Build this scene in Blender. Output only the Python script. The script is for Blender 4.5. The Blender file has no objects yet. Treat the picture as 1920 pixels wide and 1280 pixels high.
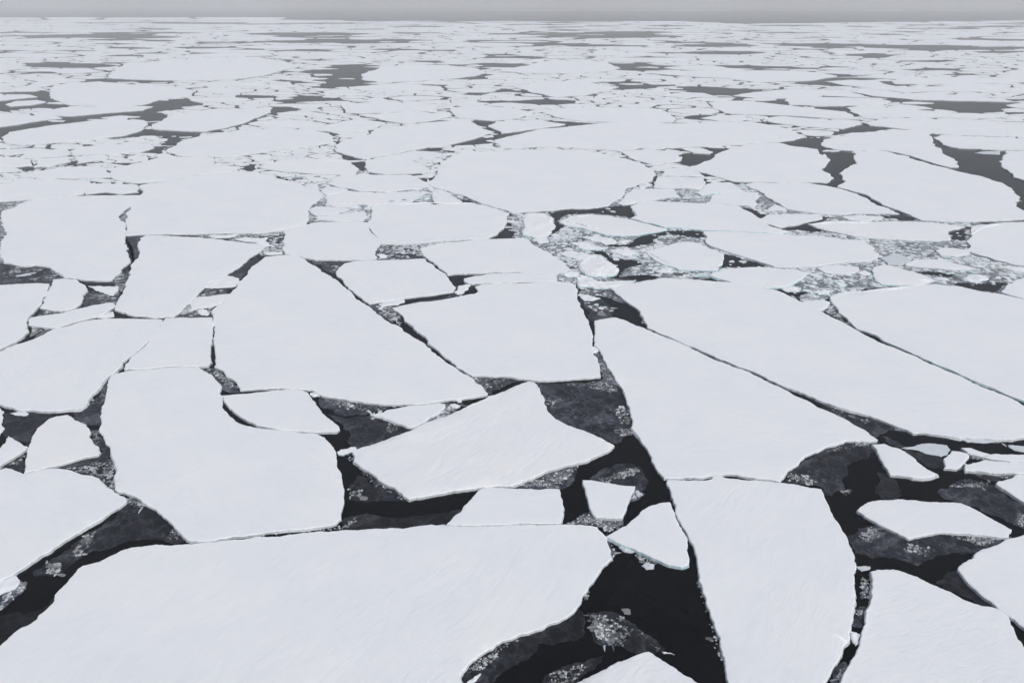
import bpy, bmesh, math, random
import numpy as np
from mathutils import Vector, noise as mnoise
from mathutils.geometry import delaunay_2d_cdt

random.seed(7)
S = bpy.context.scene
C = S.collection
R = math.radians

# ------------------------------------------------------------------ camera, sky, sun, exposure
W0, H0 = 1920.0, 1280.0
CAM_H = 100.0
FPX = 1507.0                       # focal length in pixels of the photograph
HORIZON_Y = 8.0
PITCH = math.atan((H0 / 2 - HORIZON_Y) / FPX)
cam_d = bpy.data.cameras.new('camera')
cam = bpy.data.objects.new('camera', cam_d)
C.objects.link(cam)
cam.location = (0, 0, CAM_H)
cam.rotation_euler = (R(90) - PITCH, 0, 0)
cam_d.sensor_width = 36.0
cam_d.lens = 36.0 * FPX / W0
cam_d.clip_start = 0.5
cam_d.clip_end = 200000.0
S.camera = cam

SUN_EL, SUN_AZ = R(48), R(140)     # high, behind the camera to the right
world = bpy.data.worlds.new('World')
S.world = world
world.use_nodes = True
wn = world.node_tree.nodes
wl = world.node_tree.links
bg = wn['Background']
sky = wn.new('ShaderNodeTexSky')
sky.sky_type = 'NISHITA'
sky.sun_disc = False
sky.sun_elevation = SUN_EL
sky.sun_rotation = SUN_AZ
sky.air_density = 1.0
sky.dust_density = 6.0
hs = wn.new('ShaderNodeHueSaturation')
hs.inputs['Saturation'].default_value = 0.6
hs.inputs['Value'].default_value = 1.0
wl.new(sky.outputs['Color'], hs.inputs['Color'])
wl.new(hs.outputs['Color'], bg.inputs['Color'])
bg.inputs['Strength'].default_value = 0.10

sun_d = bpy.data.lights.new('sun', 'SUN')
sun_d.energy = 1.0
sun_d.angle = R(25)
sun_d.color = (1.0, 0.97, 0.93)
sun = bpy.data.objects.new('sun', sun_d)
C.objects.link(sun)
sd = Vector((math.sin(SUN_AZ) * math.cos(SUN_EL), math.cos(SUN_AZ) * math.cos(SUN_EL), math.sin(SUN_EL)))
sun.rotation_euler = sd.to_track_quat('Z', 'Y').to_euler()
sun.location = (0, 0, 400)

S.view_settings.view_transform = 'Standard'
S.view_settings.look = 'None'
S.view_settings.gamma = 1.0
S.view_settings.use_curve_mapping = False
S.view_settings.exposure = 0.07
S.cycles.volume_bounces = 4
S.cycles.max_bounces = 8
S.cycles.use_denoising = True

# ------------------------------------------------------------------ pixel -> ground
SP, CP = math.sin(PITCH), math.cos(PITCH)

def ground(px, py, z=0.0):
    """point of the photograph -> point on the level z of the sea"""
    u = (px - W0 / 2) / FPX
    v = (H0 / 2 - py) / FPX
    dx, dy, dz = u, CP + v * SP, -SP + v * CP
    t = (z - CAM_H) / dz
    return (dx * t, dy * t)

def pixel(x, y, z=0.0):
    fwd = y * CP + (CAM_H - z) * SP
    up = y * SP - (CAM_H - z) * CP
    return (W0 / 2 + FPX * x / fwd, H0 / 2 - FPX * up / fwd)

def parse(s):
    return [tuple(float(c) for c in p.split(',')) for p in s.split()]

def inside(p, poly):
    x, y = p
    r = False
    j = len(poly) - 1
    for i in range(len(poly)):
        xi, yi = poly[i]
        xj, yj = poly[j]
        if (yi > y) != (yj > y) and x < (xj - xi) * (y - yi) / (yj - yi) + xi:
            r = not r
        j = i
    return r

def area(poly):
    return 0.5 * sum(poly[i - 1][0] * poly[i][1] - poly[i][0] * poly[i - 1][1] for i in range(len(poly)))

# ------------------------------------------------------------------ materials
def mat(name):
    m = bpy.data.materials.new(name)
    m.use_nodes = True
    nt = m.node_tree
    return m, nt.nodes, nt.links, nt.nodes['Principled BSDF']

def noise(n, l, vec, scale, detail=4, rough=0.55, dist=0.0):
    t = n.new('ShaderNodeTexNoise')
    t.inputs['Scale'].default_value = scale
    t.inputs['Detail'].default_value = detail
    t.inputs['Roughness'].default_value = rough
    t.inputs['Distortion'].default_value = dist
    l.new(vec, t.inputs['Vector'])
    return t.outputs['Fac']

def ramp(n, l, fac, stops):
    r = n.new('ShaderNodeValToRGB')
    e = r.color_ramp.elements
    while len(e) < len(stops):
        e.new(0.5)
    for el, (p, c) in zip(e, stops):
        el.position = p
        el.color = c if len(c) == 4 else (*c, 1)
    l.new(fac, r.inputs['Fac'])
    return r.outputs['Color']

def mixc(n, l, fac, a, b, mode='MIX'):
    m = n.new('ShaderNodeMix')
    m.data_type = 'RGBA'
    m.blend_type = mode
    for s, v in ((m.inputs[0], fac), (m.inputs[6], a), (m.inputs[7], b)):
        if hasattr(v, 'links') or isinstance(v, bpy.types.NodeSocket):
            l.new(v, s)
        else:
            s.default_value = v if not isinstance(v, tuple) or len(v) == 4 else (*v, 1)
    return m.outputs[2]

def math_n(n, l, op, a, b=0.0, clamp=False):
    m = n.new('ShaderNodeMath')
    m.operation = op
    m.use_clamp = clamp
    for s, v in ((m.inputs[0], a), (m.inputs[1], b)):
        if isinstance(v, bpy.types.NodeSocket):
            l.new(v, s)
        else:
            s.default_value = v
    return m.outputs[0]

def snow_material(name, base, rough_snow):
    """wind-packed snow: streaks (sastrugi) that run their own way on every floe"""
    m, n, l, p = mat(name)
    tc = n.new('ShaderNodeTexCoord')
    oi = n.new('ShaderNodeObjectInfo')
    rot = n.new('ShaderNodeVectorRotate')
    rot.rotation_type = 'Z_AXIS'
    l.new(tc.outputs['Object'], rot.inputs['Vector'])
    l.new(math_n(n, l, 'MULTIPLY', oi.outputs['Random'], 6.283), rot.inputs['Angle'])
    st = n.new('ShaderNodeVectorMath')
    st.operation = 'MULTIPLY'
    st.inputs[1].default_value = (0.36, 1.0, 1.0)
    l.new(rot.outputs['Vector'], st.inputs[0])
    obj = tc.outputs['Object']
    n1 = noise(n, l, st.outputs['Vector'], 0.50, 8, 0.64, 1.3)      # streaks a metre or two apart
    n2 = noise(n, l, st.outputs['Vector'], 0.10, 5, 0.55, 0.4)      # drifts
    n3 = noise(n, l, obj, 0.045, 5, 0.55, 0.6)                      # broad patches
    n4 = noise(n, l, obj, 2.6, 6, 0.75)                             # crust
    h = math_n(n, l, 'ADD', math_n(n, l, 'MULTIPLY', n1, 0.40), math_n(n, l, 'MULTIPLY', n2, 0.8))
    h = math_n(n, l, 'ADD', h, math_n(n, l, 'MULTIPLY', n4, 0.07))
    b = n.new('ShaderNodeBump')
    b.inputs['Strength'].default_value = 1.0
    b.inputs['Distance'].default_value = rough_snow
    l.new(h, b.inputs['Height'])
    l.new(b.outputs['Normal'], p.inputs['Normal'])
    br, bgc, bb = base
    c = ramp(n, l, n3, [(0.30, (br * 0.97, bgc * 0.98, bb * 0.99)), (0.52, base), (0.72, (br * 1.03, bgc * 1.02, bb * 1.0))])
    # wind-glazed crust (bluish) and freshly drifted snow (whiter) in short streaks
    bare = ramp(n, l, n1, [(0.30, (0.94, 0.965, 0.98, 1)), (0.44, (0.99, 0.993, 0.997, 1)), (0.56, (1, 1, 1, 1)), (0.70, (1.03, 1.025, 1.01, 1))])
    c = mixc(n, l, 1.0, c, bare, 'MULTIPLY')
    l.new(c, p.inputs['Base Color'])
    p.inputs['Roughness'].default_value = 0.9
    p.inputs['Specular IOR Level'].default_value = 0.15
    return m

M = {}
M['snow'] = snow_material('wind_packed_snow', (0.766, 0.812, 0.870), 0.27)
M['rough_snow'] = snow_material('rough_snow', (0.775, 0.816, 0.870), 0.45)
M['cream_snow'] = snow_material('cream_snow', (0.785, 0.822, 0.868), 0.40)
M['old_ice'] = snow_material('refrozen_grey_ice', (0.58, 0.64, 0.70), 0.6)

def edge_material(name, a, b_):
    m, n, l, p = mat(name)
    tc = n.new('ShaderNodeTexCoord')
    st = n.new('ShaderNodeVectorMath')
    st.operation = 'MULTIPLY'
    st.inputs[1].default_value = (1, 1, 4.0)
    l.new(tc.outputs['Object'], st.inputs[0])
    f = noise(n, l, st.outputs['Vector'], 0.7, 6, 0.65)
    l.new(ramp(n, l, f, [(0.3, a), (0.7, b_)]), p.inputs['Base Color'])
    bm_ = n.new('ShaderNodeBump')
    bm_.inputs['Distance'].default_value = 0.3
    l.new(f, bm_.inputs['Height'])
    l.new(bm_.outputs['Normal'], p.inputs['Normal'])
    p.inputs['Roughness'].default_value = 0.6
    return m
M['edge'] = edge_material('floe_edge_ice', (0.40, 0.48, 0.54), (0.72, 0.77, 0.82))
M['blue'] = edge_material('blue_ice', (0.34, 0.60, 0.68), (0.72, 0.85, 0.90))
M['teal'] = edge_material('awash_ice', (0.015, 0.055, 0.07), (0.05, 0.13, 0.15))

def water_material():
    m, n, l, p = mat('polar_sea_water')
    tc = n.new('ShaderNodeTexCoord')
    f = noise(n, l, tc.outputs['Object'], 0.035, 5, 0.6, 0.5)
    l.new(ramp(n, l, f, [(0.35, (0.0015, 0.0022, 0.0035)), (0.7, (0.004, 0.005, 0.008))]), p.inputs['Base Color'])
    p.inputs['Roughness'].default_value = 0.16
    p.inputs['IOR'].default_value = 1.33
    p.inputs['Specular IOR Level'].default_value = WATER_SPEC
    r = noise(n, l, tc.outputs['Object'], 1.3, 3, 0.5)
    b = n.new('ShaderNodeBump')
    b.inputs['Strength'].default_value = 0.25
    b.inputs['Distance'].default_value = 0.05
    l.new(r, b.inputs['Height'])
    l.new(b.outputs['Normal'], p.inputs['Normal'])
    return m
WATER_SPEC = 0.12
M['water'] = water_material()

def thin_ice_material():
    """young grey ice: dark sheets with rafted fingers, frost and slush, toned per sheet by the object's colour"""
    m, n, l, p = mat('young_grey_ice')
    tc = n.new('ShaderNodeTexCoord')
    oi = n.new('ShaderNodeObjectInfo')
    v = tc.outputs['Object']
    big = noise(n, l, v, 0.10, 6, 0.6, 1.2)
    mid = noise(n, l, v, 0.45, 8, 0.68, 1.5)
    fine = noise(n, l, v, 2.2, 6, 0.7, 0.4)
    c1 = ramp(n, l, big, [(0.36, (0.004, 0.005, 0.009)), (0.455, (0.009, 0.011, 0.017)), (0.47, (0.018, 0.020, 0.029)), (0.56, (0.024, 0.027, 0.038)), (0.575, (0.040, 0.044, 0.058)), (0.70, (0.055, 0.060, 0.075))])
    c2 = ramp(n, l, mid, [(0.38, (0.45, 0.45, 0.48, 1)), (0.50, (1, 1, 1, 1)), (0.54, (1.35, 1.35, 1.35, 1)), (0.66, (2.1, 2.1, 2.1, 1))])
    c = mixc(n, l, 1.0, c1, c2, 'MULTIPLY')
    # rafting lines
    vo = n.new('ShaderNodeTexVoronoi')
    vo.feature = 'DISTANCE_TO_EDGE'
    vo.inputs['Scale'].default_value = 0.11
    wv = n.new('ShaderNodeVectorMath')
    wv.operation = 'MULTIPLY_ADD'
    nz = n.new('ShaderNodeTexNoise')
    nz.inputs['Scale'].default_value = 0.25
    nz.inputs['Detail'].default_value = 5
    l.new(v, nz.inputs['Vector'])
    l.new(nz.outputs['Color'], wv.inputs[0])
    wv.inputs[1].default_value = (7, 7, 0)
    l.new(v, wv.inputs[2])
    l.new(wv.outputs['Vector'], vo.inputs['Vector'])
    ln = ramp(n, l, vo.outputs['Distance'], [(0.0, (1, 1, 1, 1)), (0.035, (0, 0, 0, 1))])
    c = mixc(n, l, math_n(n, l, 'MULTIPLY', ln, math_n(n, l, 'MULTIPLY', fine, 0.75)), c, (0.10, 0.105, 0.12, 1))
    # frost / slush patches
    fr = math_n(n, l, 'MULTIPLY', ramp(n, l, mid, [(0.56, (0, 0, 0, 1)), (0.70, (1, 1, 1, 1))]), ramp(n, l, fine, [(0.45, (0, 0, 0, 1)), (0.62, (1, 1, 1, 1))]))
    c = mixc(n, l, fr, c, (0.23, 0.24, 0.26, 1))
    c = mixc(n, l, 1.0, c, oi.outputs['Color'], 'MULTIPLY')
    l.new(c, p.inputs['Base Color'])
    p.inputs['Roughness'].default_value = 0.45
    p.inputs['Specular IOR Level'].default_value = 0.25
    b = n.new('ShaderNodeBump')
    b.inputs['Strength'].default_value = 0.5
    b.inputs['Distance'].default_value = 0.08
    l.new(mid, b.inputs['Height'])
    l.new(b.outputs['Normal'], p.inputs['Normal'])
    return m
M['thin'] = thin_ice_material()

def brash_material():
    m, n, l, p = mat('brash_ice_bits')
    at = n.new('ShaderNodeAttribute')
    at.attribute_name = 'tone'
    tc = n.new('ShaderNodeTexCoord')
    f = noise(n, l, tc.outputs['Object'], 1.2, 6, 0.7)
    c = mixc(n, l, 1.0, at.outputs['Color'], ramp(n, l, f, [(0.3, (0.84, 0.86, 0.88, 1)), (0.55, (1, 1, 1, 1))]), 'MULTIPLY')
    l.new(c, p.inputs['Base Color'])
    p.inputs['Roughness'].default_value = 0.75
    b = n.new('ShaderNodeBump')
    b.inputs['Distance'].default_value = 0.3
    l.new(f, b.inputs['Height'])
    l.new(b.outputs['Normal'], p.inputs['Normal'])
    return m
M['brash'] = brash_material()

def slush_material():
    m, n, l, p = mat('grey_slush')
    v = n.new('ShaderNodeTexCoord').outputs['Object']
    a = noise(n, l, v, 0.12, 6, 0.62, 0.8)
    b_ = noise(n, l, v, 0.9, 8, 0.72, 0.6)
    c = ramp(n, l, b_, [(0.34, (0.02, 0.022, 0.028)), (0.43, (0.10, 0.11, 0.125)), (0.51, (0.34, 0.39, 0.44)), (0.64, (0.63, 0.71, 0.78))])
    d = ramp(n, l, a, [(0.34, (0.15, 0.15, 0.16, 1)), (0.44, (0.7, 0.7, 0.7, 1)), (0.6, (1.1, 1.1, 1.1, 1))])
    l.new(mixc(n, l, 1.0, c, d, 'MULTIPLY'), p.inputs['Base Color'])
    p.inputs['Roughness'].default_value = 0.6
    p.inputs['Specular IOR Level'].default_value = 0.2
    return m
M['slush'] = slush_material()

# ------------------------------------------------------------------ helpers
def link(o, label=None, cat=None, group=None, kind=None):
    C.objects.link(o)
    if label: o['label'] = label
    if cat: o['category'] = cat
    if group: o['group'] = group
    if kind: o['kind'] = kind
    return o

def mesh_obj(name, verts, faces, materials, mats=None):
    me = bpy.data.meshes.new(name)
    me.from_pydata(verts, [], faces)
    for m_ in materials:
        me.materials.append(m_)
    if mats is not None:
        me.polygons.foreach_set('material_index', mats)
    me.update()
    return bpy.data.objects.new(name, me)

def fractal(poly, rng, rough=1.0, cap_px=2.2, seg_px=1.6):
    """break straight traced edges into the small irregular steps of broken ice"""
    out = []
    n = len(poly)
    for i in range(n):
        a, b = poly[i], poly[(i + 1) % n]
        pts = [a, b]
        d = max(30.0, math.hypot((a[0] + b[0]) / 2, (a[1] + b[1]) / 2, CAM_H))
        pxw = d / FPX
        seg = max(0.25, seg_px * pxw)
        L = math.hypot(b[0] - a[0], b[1] - a[1])
        while L > seg and len(pts) < 260:
            new = [pts[0]]
            amp = min(0.055 * L * rough, cap_px * pxw)
            for k in range(len(pts) - 1):
                p, q = pts[k], pts[k + 1]
                ex, ey = q[0] - p[0], q[1] - p[1]
                el = math.hypot(ex, ey) or 1e-6
                g = max(-1.8, min(1.8, rng.gauss(0, 1))) * amp
                t = 0.5 + rng.uniform(-0.12, 0.12)
                new.append((p[0] + ex * t - ey / el * g, p[1] + ey * t + ex / el * g))
                new.append(q)
            pts = new
            L *= 0.5
        out += pts[:-1]
    return out

def centroid(poly):
    a = area(poly)
    if abs(a) < 1e-6:
        return (sum(p[0] for p in poly) / len(poly), sum(p[1] for p in poly) / len(poly))
    cx = cy = 0
    for i in range(len(poly)):
        x0, y0 = poly[i - 1]
        x1, y1 = poly[i]
        k = x0 * y1 - x1 * y0
        cx += (x0 + x1) * k
        cy += (y0 + y1) * k
    return (cx / (6 * a), cy / (6 * a))

def inset(poly, d):
    """counter-clockwise polygon moved inwards by about d"""
    n = len(poly)
    out = []
    for i in range(n):
        p, q, r = poly[i - 1], poly[i], poly[(i + 1) % n]
        e1 = (q[0] - p[0], q[1] - p[1])
        e2 = (r[0] - q[0], r[1] - q[1])
        l1 = math.hypot(*e1) or 1e-6
        l2 = math.hypot(*e2) or 1e-6
        nx = -(e1[1] / l1 + e2[1] / l2)
        ny = (e1[0] / l1 + e2[0] / l2)
        nl = math.hypot(nx, ny)
        if nl < 0.3:
            out.append(q)
            continue
        out.append((q[0] + nx / nl * d, q[1] + ny / nl * d))
    return out

FLOES = []        # (world polygon, bounding box, top z)

def register(poly, z):
    xs = [p[0] for p in poly]
    ys = [p[1] for p in poly]
    FLOES.append((poly, (min(xs), min(ys), max(xs), max(ys)), z))

def covered(p):
    for poly, bb, z in FLOES:
        if bb[0] < p[0] < bb[2] and bb[1] < p[1] < bb[3] and inside(p, poly):
            return True
    return False

def slab(name, poly, top, snow, edge, rng, rim=0.14, base=-0.4, relief=0.10):
    """one floe: gently drifted snow cover with a soft rim, walls of ice down to below the waterline"""
    if area(poly) < 0:
        poly = poly[::-1]
    c = centroid(poly)
    loc = [(p[0] - c[0], p[1] - c[1]) for p in poly]
    n = len(loc)
    d = max(30.0, math.hypot(c[0], c[1]))
    inn = inset(loc, min(0.3, 0.12 + 0.0003 * d))
    rimz = [top - rim * rng.uniform(0.5, 1.5) for _ in range(n)]
    xs = [p[0] for p in loc]
    ys = [p[1] for p in loc]
    A = abs(area(loc))
    step = max(1.3, d * 0.012, math.sqrt(A / 2200.0))
    pts = [Vector(p) for p in inn]
    if A > 12 * step * step:
        y = min(ys)
        while y < max(ys):
            x = min(xs)
            while x < max(xs):
                pts.append(Vector((x + rng.uniform(-0.4, 0.4) * step, y + rng.uniform(-0.4, 0.4) * step)))
                x += step
            y += step
    vo, _, fo, ov, _, _ = delaunay_2d_cdt(pts, [], [list(range(n))], 1, 1e-4)
    seed = rng.uniform(0, 500)
    used = sorted({k for t in fo for k in t})
    remap = {k: i for i, k in enumerate(used)}
    v = []
    for k in used:
        q = vo[k]
        z = top
        if any(j >= n for j in ov[k]) and not any(j < n for j in ov[k]):
            z += relief * (mnoise.fractal(Vector((q.x * 0.05 + seed, q.y * 0.09, seed)), 1.0, 2.0, 4) * 0.8 + 0.15)
        v.append((q.x, q.y, z))
    f = [tuple(remap[k] for k in t) for t in fo]
    m0 = len(v)
    v += [(x, y, z) for (x, y), z in zip(loc, rimz)] + [(x, y, top) for x, y in inn]
    f += [(m0 + i, m0 + (i + 1) % n, m0 + n + (i + 1) % n, m0 + n + i) for i in range(n)]
    root = bpy.data.objects.new(name, None)
    root.location = (c[0], c[1], 0)
    root.empty_display_size = 1.0
    o = mesh_obj('snow_cover', v, f, [snow])
    o.data.polygons.foreach_set('use_smooth', [True] * len(fo) + [False] * n)
    o.parent = root
    sd2 = rng.uniform(0, 900)
    foot = [0.08 + 0.9 * max(0.0, mnoise.fractal(Vector((x * 0.07 + sd2, y * 0.07, sd2)), 1.0, 2.0, 3) - 0.05) ** 1.0 for x, y in loc]
    out1 = inset(loc, -1.0)
    low = [(p[0] + (q[0] - p[0]) * k, p[1] + (q[1] - p[1]) * k) for p, q, k in zip(loc, out1, foot)]
    w = [(x, y, z) for (x, y), z in zip(loc, rimz)] + [(x, y, base) for x, y in low]
    wf = [(i, n + i, n + (i + 1) % n, (i + 1) % n) for i in range(n)]
    e = mesh_obj('ice_edge', w, wf, [edge])
    e.parent = root
    C.objects.link(o)
    C.objects.link(e)
    return root
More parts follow.
